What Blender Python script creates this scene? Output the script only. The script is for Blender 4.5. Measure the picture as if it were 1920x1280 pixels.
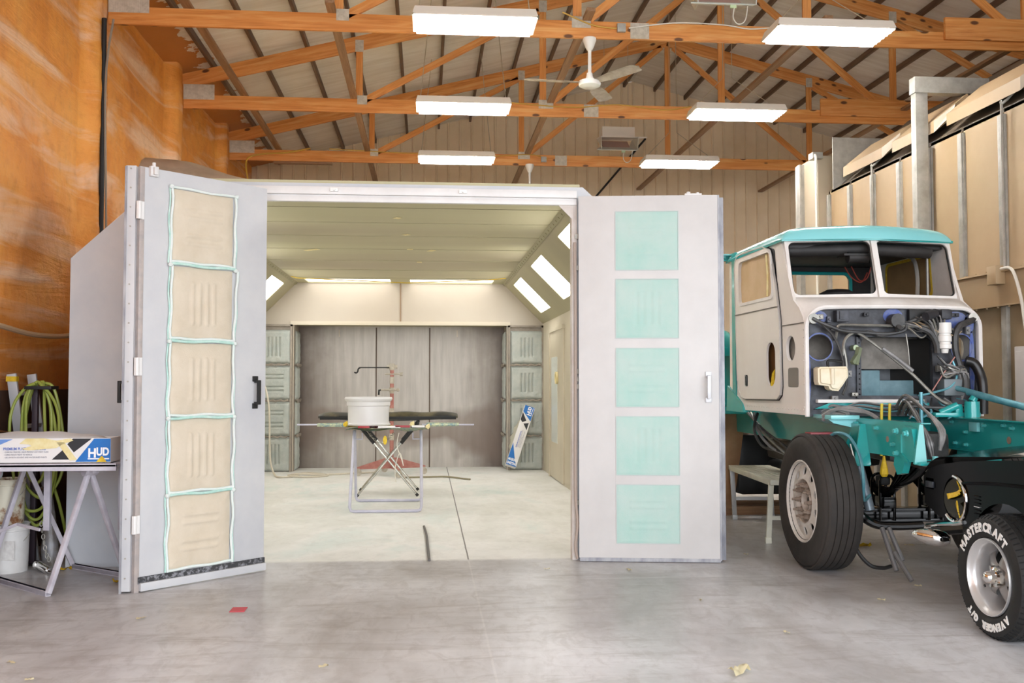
import bpy, bmesh, math, random
from mathutils import Vector as V, Matrix as MX, noise as NZ
from math import sin, cos, tan, pi, radians, sqrt, atan2
SC = bpy.context.scene
for _o in list(bpy.data.objects): bpy.data.objects.remove(_o)
COL = SC.collection
rnd = random.Random(7)

# ------------------------------------------------------------------ camera, sky, exposure
cam_d = bpy.data.cameras.new('camera'); cam = bpy.data.objects.new('camera', cam_d); COL.objects.link(cam)
cam_d.sensor_width = 36; cam_d.lens = 1867/1920*36; cam_d.clip_start = .05
cam.location = (0, 0, 1.4); cam.rotation_euler = (pi/2+math.atan(75/1867), 0, -math.atan(160/1867))
SC.camera = cam
SC.view_settings.view_transform = 'Standard'; SC.view_settings.look = 'None'
SC.view_settings.exposure = 1.22; SC.view_settings.gamma = 1; SC.view_settings.use_curve_mapping = False
w = bpy.data.worlds.new('sky'); SC.world = w; w.use_nodes = True
bg = w.node_tree.nodes['Background']; bg.inputs[0].default_value = (.92, .97, 1.04, 1); bg.inputs[1].default_value = 2.9
pl = bpy.data.lights.new('doorway_daylight', 'AREA'); pl.shape = 'RECTANGLE'; pl.size = 12.4; pl.size_y = 5.0
pl.cycles.is_portal = True
po = bpy.data.objects.new('doorway_daylight', pl); COL.objects.link(po)
po.location = (3.3, -1.0, 2.5); po.rotation_euler = (pi/2, 0, 0)

# ------------------------------------------------------------------ materials
def lin(h):
    h = h.lstrip('#'); c = [int(h[i:i+2], 16)/255 for i in (0, 2, 4)]
    return tuple((x/12.92 if x <= .04045 else ((x+.055)/1.055)**2.4) for x in c) + (1,)
class NT:
    def __init__(s, name):
        s.m = bpy.data.materials.new(name); s.m.use_nodes = True; s.t = s.m.node_tree
        s.b = s.t.nodes['Principled BSDF']
    def n(s, kind, **kw):
        x = s.t.nodes.new('ShaderNode'+kind)
        for k, v in kw.items():
            if k.startswith('i_'):
                x.inputs[int(k[2:]) if k[2:].isdigit() else k[2:].replace('_', ' ')].default_value = v
            else: setattr(x, k, v)
        return x
    def l(s, a, b): s.t.links.new(a, b)
    def coord(s, scale=(1, 1, 1), rot=(0, 0, 0)):
        c = s.n('TexCoord'); mp = s.n('Mapping'); mp.inputs['Scale'].default_value = scale; mp.inputs['Rotation'].default_value = rot
        s.l(c.outputs['Object'], mp.inputs[0]); return mp.outputs[0]
    def noise(s, vec, scale=5, detail=4, rough=.55, dist=0):
        x = s.n('TexNoise'); x.inputs['Scale'].default_value = scale; x.inputs['Detail'].default_value = detail
        x.inputs['Roughness'].default_value = rough; x.inputs['Distortion'].default_value = dist
        s.l(vec, x.inputs['Vector']); return x.outputs[0]
    def ramp(s, fac, stops):
        r = s.n('ValToRGB'); e = r.color_ramp.elements
        while len(e) < len(stops): e.new(.5)
        for i, (p, c) in enumerate(stops):
            e[i].position = p; e[i].color = c if not isinstance(c, (int, float)) else (c, c, c, 1)
        s.l(fac, r.inputs[0]); return r.outputs[0]
    def mix(s, f, a, b, mode='MIX'):
        x = s.n('Mix', data_type='RGBA', blend_type=mode)
        for sock, v in ((x.inputs[0], f), (x.inputs[6], a), (x.inputs[7], b)):
            if hasattr(v, 'is_output'): s.l(v, sock)
            else: sock.default_value = v
        return x.outputs[2]
    def math(s, op, a, b=0.0, c=None):
        x = s.n('Math', operation=op)
        for i, v in enumerate((a, b) if c is None else (a, b, c)):
            if hasattr(v, 'is_output'): s.l(v, x.inputs[i])
            else: x.inputs[i].default_value = v
        return x.outputs[0]
    def sep(s, vec):
        x = s.n('SeparateXYZ'); s.l(vec, x.inputs[0]); return x.outputs
    def bump(s, h, strength=.3, dist=.01):
        x = s.n('Bump'); x.inputs['Strength'].default_value = strength; x.inputs['Distance'].default_value = dist
        s.l(h, x.inputs['Height']); s.l(x.outputs[0], s.b.inputs['Normal'])
    def set(s, base=None, rough=None, metal=None, coat=None, spec=None):
        for k, v in (('Base Color', base), ('Roughness', rough), ('Metallic', metal), ('Coat Weight', coat), ('Specular IOR Level', spec)):
            if v is None: continue
            if hasattr(v, 'is_output'): s.l(v, s.b.inputs[k])
            else: s.b.inputs[k].default_value = v
def P(name, col, rough=.5, metal=0., col2=None, vs=4., lo=.35, hi=.65, st=(1, 1, 1), bump=0., bs=30., coat=0., rv=0.):
    k = NT(name); base = lin(col); k.set(base, rough, metal, coat)
    if col2 or bump or rv: vec = k.coord(st)
    if col2 or rv:
        nz = k.noise(vec, vs, 6, .62)
        if col2: k.set(k.ramp(nz, [(lo, base), (hi, lin(col2))]))
        if rv: k.set(rough=k.math('ADD', k.math('MULTIPLY', nz, rv*2), rough-rv))
    if bump: k.bump(k.noise(vec, bs, 3), bump, .01)
    return k.m
def EM(name, col, strength):
    k = NT(name); k.set(lin(col), .5); k.b.inputs['Emission Color'].default_value = lin(col); k.b.inputs['Emission Strength'].default_value = strength
    return k.m

# ------------------------------------------------------------------ mesh helpers
WM = {}
def wm(o): return WM.get(o.name, MX.Identity(4)) if o else MX.Identity(4)
def frame(o, x, y, z=None):
    x = V(x).normalized(); y = V(y); z = x.cross(y).normalized() if z is None else V(z).normalized(); y = z.cross(x)
    m = MX((x, y, z)).transposed().to_4x4(); m.translation = V(o); return m
class G:
    def __init__(s): s.bm = bmesh.new()
    def _new(s, vs, fs, M=None):
        b = [s.bm.verts.new(M @ V(v) if M else v) for v in vs]
        r = []
        for f in fs:
            try: r.append(s.bm.faces.new([b[i] for i in f]))
            except ValueError: pass
        return b, r
    def box(s, a, b, bev=0., M=None, seg=2):
        x0, y0, z0 = a; x1, y1, z1 = b
        vs = [(x0, y0, z0), (x1, y0, z0), (x1, y1, z0), (x0, y1, z0), (x0, y0, z1), (x1, y0, z1), (x1, y1, z1), (x0, y1, z1)]
        fs = [(0, 3, 2, 1), (4, 5, 6, 7), (0, 1, 5, 4), (1, 2, 6, 5), (2, 3, 7, 6), (3, 0, 4, 7)]
        bv, bf = s._new(vs, fs, M)
        if bev:
            es = {e for f in bf for e in f.edges}
            bmesh.ops.bevel(s.bm, geom=list(es), offset=bev, segments=seg, affect='EDGES', profile=.6)
        return s
    def hexa(s, p):
        s._new(p, [(0, 3, 2, 1), (4, 5, 6, 7), (0, 1, 5, 4), (1, 2, 6, 5), (2, 3, 7, 6), (3, 0, 4, 7)]); return s
    def beam(s, p, q, w, h, up=(0, 0, 1), bev=0.):
        p = V(p); q = V(q); x = (q-p); L = x.length; x.normalize(); up = V(up)
        if abs(x.dot(up)) > .98: up = V((0, 1, 0))
        z = (up-x*x.dot(up)).normalized(); M = frame(p, x, z.cross(x), z)
        return s.box((0, -w/2, -h/2), (L, w/2, h/2), bev, M)
    def tube(s, pts, r, n=8, closed=False, cap=True):
        pts = [V(p) for p in pts]; N = len(pts); rings = []
        rs = r if isinstance(r, (list, tuple)) else [r]*N
        nrm = None
        for i in range(N):
            a = pts[i-1] if (i or closed) else pts[0]; b = pts[(i+1) % N] if (i < N-1 or closed) else pts[-1]
            t = (b-a)
            if t.length < 1e-9: t = V((0, 0, 1))
            t.normalize()
            if nrm is None:
                nrm = t.orthogonal().normalized()
            nrm = (nrm-t*nrm.dot(t))
            if nrm.length < 1e-6: nrm = t.orthogonal()
            nrm.normalize(); bn = t.cross(nrm)
            rings.append([s.bm.verts.new(pts[i]+(nrm*cos(2*pi*k/n)+bn*sin(2*pi*k/n))*rs[i]) for k in range(n)])
        for i in range(N if closed else N-1):
            A = rings[i]; B = rings[(i+1) % N]
            off = 0
            if closed and i == N-1:
                off = min(range(n), key=lambda q: (A[0].co-B[q].co).length)
            for k in range(n):
                s.bm.faces.new((A[k], A[(k+1) % n], B[(k+1+off) % n], B[(k+off) % n]))
        if cap and not closed:
            s.bm.faces.new(list(reversed(rings[0]))); s.bm.faces.new(rings[-1])
        return s
    def cyl(s, p, q, r, r2=None, n=16):
        p = V(p); q = V(q)
        return s.tube([p, q], [r, r if r2 is None else r2], n)
    def lathe(s, prof, M, n=32, closed=False):
        """prof: (radius, height) pairs, turned about M's z axis"""
        rings = []
        for (r, z) in prof:
            if r < 1e-6: rings.append([s.bm.verts.new(M @ V((0, 0, z)))])
            else: rings.append([s.bm.verts.new(M @ V((r*cos(2*pi*k/n), r*sin(2*pi*k/n), z))) for k in range(n)])
        m = len(prof)
        for i in range(m if closed else m-1):
            A = rings[i]; B = rings[(i+1) % m]
            for k in range(n):
                k2 = (k+1) % n
                if len(A) == 1 and len(B) == 1: continue
                if len(A) == 1: s.bm.faces.new((A[0], B[k2], B[k]))
                elif len(B) == 1: s.bm.faces.new((A[k], A[k2], B[0]))
                else: s.bm.faces.new((A[k], A[k2], B[k2], B[k]))
        return s
    def plate(s, outer, holes, M, t):
        """flat plate in M's xy plane with holes, thickness t along z"""
        es = []
        for loop in [outer]+list(holes):
            vs = [s.bm.verts.new(M @ V((p[0], p[1], 0))) for p in loop]
            es += [s.bm.edges.new((vs[i], vs[(i+1) % len(vs)])) for i in range(len(vs))]
        g = bmesh.ops.triangle_fill(s.bm, use_beauty=True, use_dissolve=False, edges=es)
        fs = [f for f in g['geom'] if isinstance(f, bmesh.types.BMFace)]
        if t:
            e = bmesh.ops.extrude_face_region(s.bm, geom=fs)
            dv = M.to_3x3() @ V((0, 0, t))
            for v in e['geom']:
                if isinstance(v, bmesh.types.BMVert): v.co += dv
        return s
    def grid(s, fn, nu, nv, closeu=False):
        vs = [[s.bm.verts.new(fn(i/(nu if closeu else nu-1), j/(nv-1))) for j in range(nv)] for i in range(nu)]
        for i in range(nu if closeu else nu-1):
            for j in range(nv-1):
                i2 = (i+1) % nu
                s.bm.faces.new((vs[i][j], vs[i2][j], vs[i2][j+1], vs[i][j+1]))
        return s
    def mesh(s, name, mat, angle=35, recalc=True):
        if recalc: bmesh.ops.recalc_face_normals(s.bm, faces=s.bm.faces)
        me = bpy.data.meshes.new(name); s.bm.to_mesh(me); s.bm.free()
        if mat: me.materials.append(mat)
        for p in me.polygons: p.use_smooth = True
        me.set_sharp_from_angle(angle=radians(angle)); return me
    def obj(s, name, mat, parent=None, W=None, local=False, label=None, angle=35, recalc=True, kind=None):
        """W: own frame in world space (vertices are in it); local: vertices already in the parent's frame"""
        me = s.mesh(name, mat, angle, recalc)
        return put(me, name, parent, W, local, label, kind)
def put(me, name, parent=None, W=None, local=False, label=None, kind=None):
    o = bpy.data.objects.new(name, me); COL.objects.link(o)
    if parent:
        o.parent = parent; inv = wm(parent).inverted()
        if W is not None:
            o.matrix_basis = inv @ W; WM[o.name] = W.copy()
        elif local: WM[o.name] = wm(parent).copy()
        else:
            me.transform(inv); WM[o.name] = wm(parent).copy()
    else:
        if W is None:
            c = [v.co for v in me.vertices]
            lo = V([min(v[i] for v in c) for i in range(3)]); hi = V([max(v[i] for v in c) for i in range(3)])
            W = MX.Translation(V(((lo.x+hi.x)/2, (lo.y+hi.y)/2, lo.z))); me.transform(W.inverted())
        o.matrix_basis = W; WM[o.name] = W.copy()
    if label: o['label'] = label
    if kind: o['kind'] = kind
    return o
def tag(o, label, cat, group=None):
    o['label'] = label; o['category'] = cat
    if group: o['group'] = group
    return o
def thing(name, label, cat, loc=(0, 0, 0), rz=0., group=None):
    o = bpy.data.objects.new(name, None); COL.objects.link(o); o.empty_display_size = .1
    W = MX.Translation(V(loc)) @ MX.Rotation(rz, 4, 'Z'); o.matrix_basis = W; WM[o.name] = W
    return tag(o, label, cat, group)
def struct(g, name, mat, **kw):
    me = g.mesh(name, mat, kw.get('angle', 35)); o = bpy.data.objects.new(name, me); COL.objects.link(o); o['kind'] = 'structure'; WM[o.name] = MX.Identity(4); return o
def copy_tree(o, parent=None, W=None):
    c = o.copy(); COL.objects.link(c)
    if parent: c.parent = parent; WM[c.name] = wm(parent) @ c.matrix_basis
    else: c.matrix_basis = W; WM[c.name] = W
    for ch in [x for x in bpy.data.objects if x.parent == o]: copy_tree(ch, c)
    return c
def rrect(x0, x1, y0, y1, r, n=6):
    out = []
    for cx, cy, a in ((x1-r, y1-r, 0), (x0+r, y1-r, 90), (x0+r, y0+r, 180), (x1-r, y0+r, 270)):
        for k in range(n+1):
            t = radians(a+90*k/n); out.append((cx+r*cos(t), cy+r*sin(t)))
    return out
def circ(cx, cy, r, n=28, ry=None):
    return [(cx+r*cos(2*pi*k/n), cy+(ry or r)*sin(2*pi*k/n)) for k in range(n)]
def spl(pts, n=6):
    """Catmull-Rom through pts"""
    p = [V(q) for q in pts]; out = []
    for i in range(len(p)-1):
        a = p[max(i-1, 0)]; b = p[i]; c = p[i+1]; d = p[min(i+2, len(p)-1)]
        for k in range(n):
            t = k/n
            out.append(.5*((2*b)+(c-a)*t+(2*a-5*b+4*c-d)*t*t+(3*b-a-3*c+d)*t**3))
    out.append(p[-1]); return out
def text_mesh(txt, size, depth=.001, bold=0., align='CENTER', shear=0.):
    cu = bpy.data.curves.new('lettering', 'FONT'); cu.body = txt; cu.size = size; cu.extrude = depth; cu.offset = bold
    cu.align_x = align; cu.align_y = 'CENTER'; cu.shear = shear
    o = bpy.data.objects.new('lettering', cu); COL.objects.link(o)
    me = bpy.data.meshes.new_from_object(o.evaluated_get(bpy.context.evaluated_depsgraph_get()))
    bpy.data.objects.remove(o); bpy.data.curves.remove(cu); return me
def text(txt, size, mat, parent, W, name='lettering', depth=.0012, bold=0., sx=1., align='CENTER', shear=0.):
    me = text_mesh(txt, size, depth, bold, align, shear); me.name = name; me.materials.clear(); me.materials.append(mat)
    if sx != 1: me.transform(MX.Diagonal((sx, 1, 1, 1)))
    return put(me, name, parent, W)

# ------------------------------------------------------------------ the place's materials
def m_floor():
    k = NT('polished_concrete'); c = k.coord(); X, Y, Z = k.sep(c)
    n1 = k.noise(c, .55, 8, .62, .4); n2 = k.noise(c, 3.0, 8, .7, .6); n3 = k.noise(k.coord((1, .35, 1)), 1.0, 7, .62, .6)
    base = k.ramp(n1, [(.3, lin('#a19f9f')), (.5, lin('#c6c5c6')), (.7, lin('#dddde0'))])
    base = k.mix(k.ramp(n2, [(.5, 0.), (.72, .38)]), base, lin('#e4e2e1'))
    base = k.mix(k.ramp(n3, [(.44, 0.), (.74, .68)]), base, lin('#776a60'))
    # pale paint dust settled inside the spray booth, ragged at its threshold
    e = k.math('ADD', Y, k.math('MULTIPLY', k.math('SUBTRACT', n2, .5), .12))
    m = k.math('MULTIPLY', k.math('SMOOTHSTEP', 7.78, 7.95, e) if False else k.ramp(k.math('MULTIPLY', k.math('SUBTRACT', e, 7.0), .5), [(.42, 0.), (.47, 1.)]), k.math('LESS_THAN', X, 1.9))
    m = k.math('MULTIPLY', m, k.math('GREATER_THAN', X, -2.66))
    dust = k.ramp(k.noise(k.coord((1, .5, 1)), .9, 6, .6, .5), [(.33, lin('#d9d8d0')), (.52, lin('#e8e6e1')), (.68, lin('#d3ddd7'))])
    dust = k.mix(k.ramp(n2, [(.5, 0.), (.8, .35)]), dust, lin('#b9b4a8'))
    base = k.mix(m, base, dust)
    j = k.math('LESS_THAN', k.math('ABSOLUTE', k.math('SUBTRACT', k.math('ADD', X, k.math('MULTIPLY', n2, .01)), .338)), .006)
    base = k.mix(k.math('MULTIPLY', j, k.math('ADD', k.math('MULTIPLY', m, .45), .4)), base, k.mix(m, lin('#d8d6d4'), lin('#5b5650')))
    j2 = k.math('LESS_THAN', k.math('ABSOLUTE', k.math('SUBTRACT', k.math('ADD', Y, k.math('MULTIPLY', n2, .02)), 7.08)), .006)
    base = k.mix(k.math('MULTIPLY', j2, .5), base, lin('#d8d6d4'))
    r = k.math('ADD', k.ramp(n1, [(.3, .30), (.7, .42)]), k.math('MULTIPLY', m, .3))
    n4 = k.noise(k.coord((1, .5, 1)), 9, 7, .7, .8); base = k.mix(k.math('MULTIPLY', k.ramp(n4, [(.38, .28), (.52, 0.)]), k.math('SUBTRACT', 1.0, k.math('MULTIPLY', m, .7))), base, lin('#8d8580'))
    n5 = k.noise(k.coord((.35, 1.5, 1)), 2.6, 8, .7, 1.6); base = k.mix(k.math('MULTIPLY', k.ramp(n5, [(.52, 0.), (.70, .5)]), k.math('SUBTRACT', 1.0, m)), base, lin('#857a71'))
    k.set(base, r); k.bump(n2, .08, .01); return k.m
def m_foam():
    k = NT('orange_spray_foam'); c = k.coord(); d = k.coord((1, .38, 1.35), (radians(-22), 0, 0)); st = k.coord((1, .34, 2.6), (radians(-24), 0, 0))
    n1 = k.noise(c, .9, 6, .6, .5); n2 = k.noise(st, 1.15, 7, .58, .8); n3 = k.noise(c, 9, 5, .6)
    base = k.ramp(n1, [(.3, lin('#cf7f2e')), (.5, lin('#e89a42')), (.7, lin('#f0ad55'))])
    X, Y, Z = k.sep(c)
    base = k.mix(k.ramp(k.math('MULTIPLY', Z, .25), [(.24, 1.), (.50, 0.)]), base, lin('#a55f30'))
    base = k.mix(k.ramp(n2, [(.50, 0.), (.66, .7)]), base, lin('#f2d6b8'))  # pale slanting streaks: gloss on the foam ripples, painted into the colour
    base = k.mix(k.ramp(n3, [(.5, 0.), (.8, .3)]), base, lin('#a05a22'))
    k.set(base, .6); h = k.math('ADD', k.math('MULTIPLY', n2, 1.6), k.math('MULTIPLY', n3, .5)); k.bump(h, .8, .03); return k.m
def m_wood(name, a, b, c3, knots=True, rough=.6):
    k = NT(name); c = k.coord((.9, 16, 16)); n = k.noise(c, 1.6, 6, .6, .8); n2 = k.noise(k.coord((.5, 2, 2)), 1.3, 3)
    base = k.ramp(n, [(.3, lin(a)), (.5, lin(b)), (.68, lin(c3))]); base = k.mix(k.ramp(n2, [(.4, 0.), (.7, .4)]), base, lin(a))
    if knots:
        v = k.n('TexVoronoi'); v.inputs['Scale'].default_value = 1.; k.l(k.coord((3.2, 9, 7)), v.inputs['Vector'])
        base = k.mix(k.ramp(v.outputs['Distance'], [(.12, .9), (.19, 0.)]), base, lin('#4a2410'))
    k.set(base, rough); return k.m
def m_roof():
    k = NT('pale_roof_sheet'); c = k.coord((1, 1, 1)); n = k.noise(k.coord((.6, 5, 1)), 1.5, 6, .6, .6); n2 = k.noise(c, .5, 4)
    base = k.ramp(n, [(.35, lin('#dacfc2')), (.6, lin('#ece5dc'))]); base = k.mix(k.ramp(n2, [(.4, 0.), (.7, .4)]), base, lin('#cabdad'))
    X, Y, Z = k.sep(c)   # foam overspray creeping in from the left eave
    e = k.math('ADD', X, k.math('MULTIPLY', k.math('SUBTRACT', k.noise(c, 3.5, 5, .6), .5), 1.1))
    base = k.mix(k.math('LESS_THAN', e, -2.92), base, lin('#b87434'))
    k.set(base, .55); k.bump(n, .35, .02); return k.m
def m_overspray(name, a, b, dark, rough=.5, vs=.8, st=(1, 1, 1), amt=.8, metal=0.):
    k = NT(name); c = k.coord(st); n = k.noise(c, vs, 6, .6, .4); n2 = k.noise(c, vs*.6, 3, .5)
    base = k.ramp(n, [(.3, lin(a)), (.7, lin(b))]); base = k.mix(k.ramp(n2, [(.45, 0.), (.72, amt)]), base, lin(dark))
    k.set(base, rough, metal); return k.m
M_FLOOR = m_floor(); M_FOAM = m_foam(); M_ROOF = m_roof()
M_PINE = m_wood('orange_pine', '#bd7030', '#dd9349', '#e6ac68'); M_PINE_D = m_wood('brown_pine', '#7d5a3c', '#97714f', '#ab8462', False)
M_PURLIN = m_wood('dark_purlin_wood', '#57402f', '#6c523e', '#7d624b', False)
M_GALV = P('galvanised_steel', '#b3afa6', .42, .2, '#9d998f', 9)
M_GUSSET = P('gusset_plate_steel', '#cdc2b0', .5, .1, '#b5a996', 25)
M_CREAMWALL = P('cream_ribbed_steel', '#eed9b8', .5, 0, '#e4cca8', 1.5)
M_WHITE = P('white_enamel', '#e9e6e3', .38, 0, '#dcd9d6', 3)
M_DOOR = P('grey_white_door_paint', '#cccbcb', .5, 0, '#c0c0c3', 2.2)
M_DOORR = P('white_door_paint', '#d2cecb', .5, 0, '#c9c5c2', 2)
M_EDGE = P('scuffed_grey_edge', '#b3b2b4', .55, .3, '#84848c', 12, st=(1, 1, .3))
M_DARK = P('black_rubber', '#1b1a19', .6); M_BLACKMETAL = P('black_metal', '#191817', .4, .3)
M_TAN = P('tan_filter_felt', '#d8cbb7', .9, 0, '#cfc1ab', 5, bump=.15, bs=120)
M_ROPE = P('white_retainer_cord', '#e2e6e3', .6, 0, '#d8e4de', 14); M_ROPET = P('teal_stained_cord', '#cbe4db', .6, 0, '#a9d3c7', 14)
M_TEALF = P('mint_filter_felt', '#bccfc7', .85, 0, '#abccc2', 3, bump=.1, bs=120)
M_QUILT = P('dusty_green_filter', '#bfc1b9', .9, 0, '#adb3ad', 5, bump=.6, bs=60)
M_OLIVE = m_overspray('olive_overspray', '#b7b088', '#c0b994', '#ae9f85', .5, .7, (.35, 1.6, 1))
M_OLIVE2 = m_overspray('olive_chamfer_overspray', '#a69e79', '#b1a985', '#978d70', .45, .8)
M_FASCIA = m_overspray('cream_booth_wall', '#d3c9b9', '#ccc0ae', '#bfae99', .5, .8, amt=.5)
def m_reardoor():
    k = NT('overspray_steel'); c = k.coord(); X, Y, Z = k.sep(c); n = k.noise(c, 1.1, 6, .6, .4); n2 = k.noise(k.coord((6, 1, .6)), 2, 4); n3 = k.noise(c, .9, 3, .5)
    base = k.ramp(n2, [(.3, lin('#aca59d')), (.7, lin('#c3bcb4'))])
    # overspray built up towards both ends of the doors and in drifts across the middle
    e = k.math('ADD', k.math('ABSOLUTE', X), k.math('MULTIPLY', k.math('SUBTRACT', n, .5), .9))
    base = k.mix(k.ramp(k.math('MULTIPLY', e, .5), [(.46, 0.), (.84, .9)]), base, lin('#65554b'))
    zz = k.math('ADD', Z, k.math('MULTIPLY', k.math('SUBTRACT', n3, .5), 1.6))
    base = k.mix(k.ramp(zz, [(.2, 0.), (.45, .75), (.75, .6), (.98, 0.)]), base, lin('#7a695e'))
    k.set(base, .42, .25); return k.m
M_BACKDOOR = m_reardoor()
M_SIDEWALL = m_overspray('dusty_booth_side_wall', '#cdc2aa', '#d8ceb8', '#b5a98e', .5, .8)
M_TANPANEL = P('tan_enclosure_panel', '#b99f7c', .5, 0, '#b09673', 1.2, rv=.06)
M_TANLOW = P('brown_grey_panel', '#ad9779', .5, 0, '#978263', 1.0)
M_LAMP = EM('fluorescent_tube_glow', '#ffffff', 15.0); M_BOOTHLAMP = EM('booth_light_glow', '#ffffff', 4.6); M_BOOTHLAMP2 = EM('rear_booth_light_glow', '#ffffff', 1.0)
M_TAPE = P('yellow_masking_tape', '#ecdfae', .7, 0, '#e2cf8e', 20)
M_SCRAP = P('pale_tape_scrap', '#f0e6c4', .7)
M_YTAPE = P('bright_yellow_tape', '#e6c52c', .6, 0, '#cda51c', 25)
M_WIRE = P('yellow_cable', '#c79a35', .5); M_WHITECABLE = P('white_cable', '#ddd6c8', .5)

# ------------------------------------------------------------------ the building
RX, ZC, TY = 4.04, 4.99, (10.2, 13.3, 16.37)          # ridge, chord underside, truss lines
XL, XR, YB, YF = -3.36, 11.3, 19.3, -1.0
def ztop(x): return 5.45+.25*(7.25-abs(x-RX))         # top of the rafters
struct(G().box((-14, -12, -.12), (20, 24, 0)), 'floor', M_FLOOR)
def wall_fn(u, v):
    y = YF+(YB-YF)*u; z = 5.62*v; x = XL
    for t in (.98, 4.05, 7.12)+TY:
        d = y-t
        if -.34 < d < .02: x += .15*min(1, (d+.34)/.10)
        elif 0 < d < .3: x += .06*(1-d/.3)
    x += .035*NZ.noise(V((1.3, y*.55, z*1.1+y*.35)))+.012*NZ.noise(V((9, y*2.2, z*4+y*1.6)))+.006*NZ.noise(V((5, y*7, z*9)))
    return V((x, y, z))
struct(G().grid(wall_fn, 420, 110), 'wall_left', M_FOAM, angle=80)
# ribbed steel gable wall
g = G(); n = 0; x = -3.5; prof = []
while x < 11.5:
    prof += [(x, 0), (x+.012, -.028), (x+.034, -.028), (x+.046, 0)]; x += .2286
for i in range(len(prof)-1):
    a, b = prof[i], prof[i+1]
    za, zb = ztop(a[0])+.09, ztop(b[0])+.09
    g._new([(a[0], YB+a[1], 0), (b[0], YB+b[1], 0), (b[0], YB+b[1], zb), (a[0], YB+a[1], za)], [(0, 1, 2, 3)])
bmesh.ops.remove_doubles(g.bm, verts=g.bm.verts, dist=1e-4)
struct(g, 'wall_back', M_CREAMWALL, angle=15)
struct(G().box((XR, YF, 0), (XR+.1, YB, 5.6)), 'wall_right', M_CREAMWALL)
g = G()
for s in (-1, 1):
    xe = RX+s*7.6
    p = []
    for dz in (0, .03):
        for (xx, yy) in ((RX, YF), (xe, YF), (xe, YB+.1), (RX, YB+.1)): p.append((xx, yy, ztop(xx)+.09+dz))
    g.hexa(p)
struct(g, 'ceiling', M_ROOF)
g = G()   # shut parts of the front wall round the big open doorway
g.box((-3.6, YF-.12, 4.6), (XR+.1, YF, 7.3)).box((-3.6, YF-.12, 0), (-2.9, YF, 4.6)).box((9.5, YF-.12, 0), (XR+.1, YF, 4.6))
struct(g, 'wall_front', M_CREAMWALL)

# purlins under the roof sheets
def beam_obj(name, p, q, w, h, mat, parent=None, up=(0, 0, 1), bev=.003):
    p = V(p); q = V(q); x = (q-p); L = x.length; x.normalize(); up = V(up)
    if abs(x.dot(up)) > .98: up = V((0, 1, 0))
    z = (up-x*x.dot(up)).normalized()
    return G().box((0, -w/2, -h/2), (L, w/2, h/2), bev).obj(name, mat, parent, W=frame(p, x, z.cross(x), z))
for k in range(24):
    xx = -2.83+.61*k
    if xx > 11.1 or abs(xx-RX) < .05: continue
    s = 'left' if xx < RX else 'right'
    o = beam_obj('roof_purlin', (xx, YF+.02, ztop(xx)+.043), (xx, YB-.04, ztop(xx)+.043), .042, .085, M_PURLIN)
    tag(o, 'dark wooden purlin under the pale roof sheets on the %s slope' % s, 'beam', 'roof purlins on the %s slope' % s)

# roof trusses
def gus(parent, x, y, z, w, h, face=-1):
    g = G(); ny = max(3, int(h/.022)); nx = max(3, int(w/.022))
    yy = y+face*.024
    g.box((x-w/2, yy-.0015, z-h/2), (x+w/2, yy+.0015, z+h/2))
    for i in range(nx):
        xx = x-w/2+(i+.5)*w/nx
        g.box((xx-.0035, yy-.004, z-h/2+.006), (xx+.0035, yy, z+h/2-.006))
    return g.obj('gusset_plate', M_GUSSET, parent)
TRUSS = []
for ti, y in enumerate(TY):
    T = thing('roof_truss', ['nearest orange pine roof truss, carrying the big white ceiling fan',
                             'middle orange pine roof truss between the two pairs of nearer lamps',
                             'farthest orange pine roof truss, in front of the ribbed gable wall'][ti], 'truss', (RX, y, ZC)); TRUSS.append(T)
    beam_obj('bottom_chord', (-3.2, y, ZC+.09), (XR-.1, y, ZC+.09), .042, .18, M_PINE, T)
    for s in (-1, 1):
        beam_obj('top_chord', (RX+s*7.26, y, ztop(RX+s*7.26)-.1), (RX, y, ztop(RX)-.1), .042, .19, M_PINE, T)
    zb = ZC+.18
    for dx in (-4.95, -2.48, 0, 2.46, 4.93):
        xx = RX+dx
        beam_obj('vertical_web', (xx, y+.003, zb-.02), (xx, y+.003, ztop(xx)-.17), .038, .09, M_PINE, T, up=(1, 0, 0))
    for a, b in ((-4.95, -2.48), (-2.48, -.05), (2.46, .05), (4.93, 2.46)):
        beam_obj('diagonal_web', (RX+a+(.07 if a < 0 else -.07), y-.002, zb-.02), (RX+b-(.05 if a < 0 else -.05), y-.002, ztop(RX+b)-.2), .038, .09, M_PINE, T)
    gus(T, -3.0, y, ZC+.22, .40, .20)
    for dx in (-4.95, -2.48, 0, 2.46): gus(T, RX+dx+.04, y, ZC+.165, .13 if dx in (-4.95, 2.46) else .2, .12)
    gus(T, 2.22, y, ZC+.09, .20, .17); gus(T, 7.3, y, ZC+.09, .2, .11)
    for dx in (-4.95, -2.48, 2.46): gus(T, RX+dx, y, ztop(RX+dx)-.14, .11, .16)
    if ti < 2: beam_obj('nailed_board', (5.43+.12*(1-ti), y-.045, ZC+.21), (XR-.4, y-.045, ZC+.21), .04, .24, M_PINE, T)
# lateral braces laid on the bottom chords, running back to the gable wall
for xx, nm in ((-2.42, 'left-most'), (-.98, 'second from the left'), (1.66, 'third from the left, near the far fan'), (4.16, 'fourth from the left'), (6.62, 'right-most')):
    y1 = 16.5 if xx < -2 else YB-.05
    o = beam_obj('lateral_brace', (xx, 9.9, ZC+.2), (xx, y1, ZC+.2), .09, .038, M_PINE_D)
    tag(o, 'long brown brace board lying across the trusses, %s' % nm, 'beam')
o = beam_obj('loose_plank', (-2.5, 16.42, 4.973), (-1.55, 16.42, 4.973), .12, .03, M_PINE_D); tag(o, 'short loose plank under the far truss at the left', 'plank')

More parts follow.
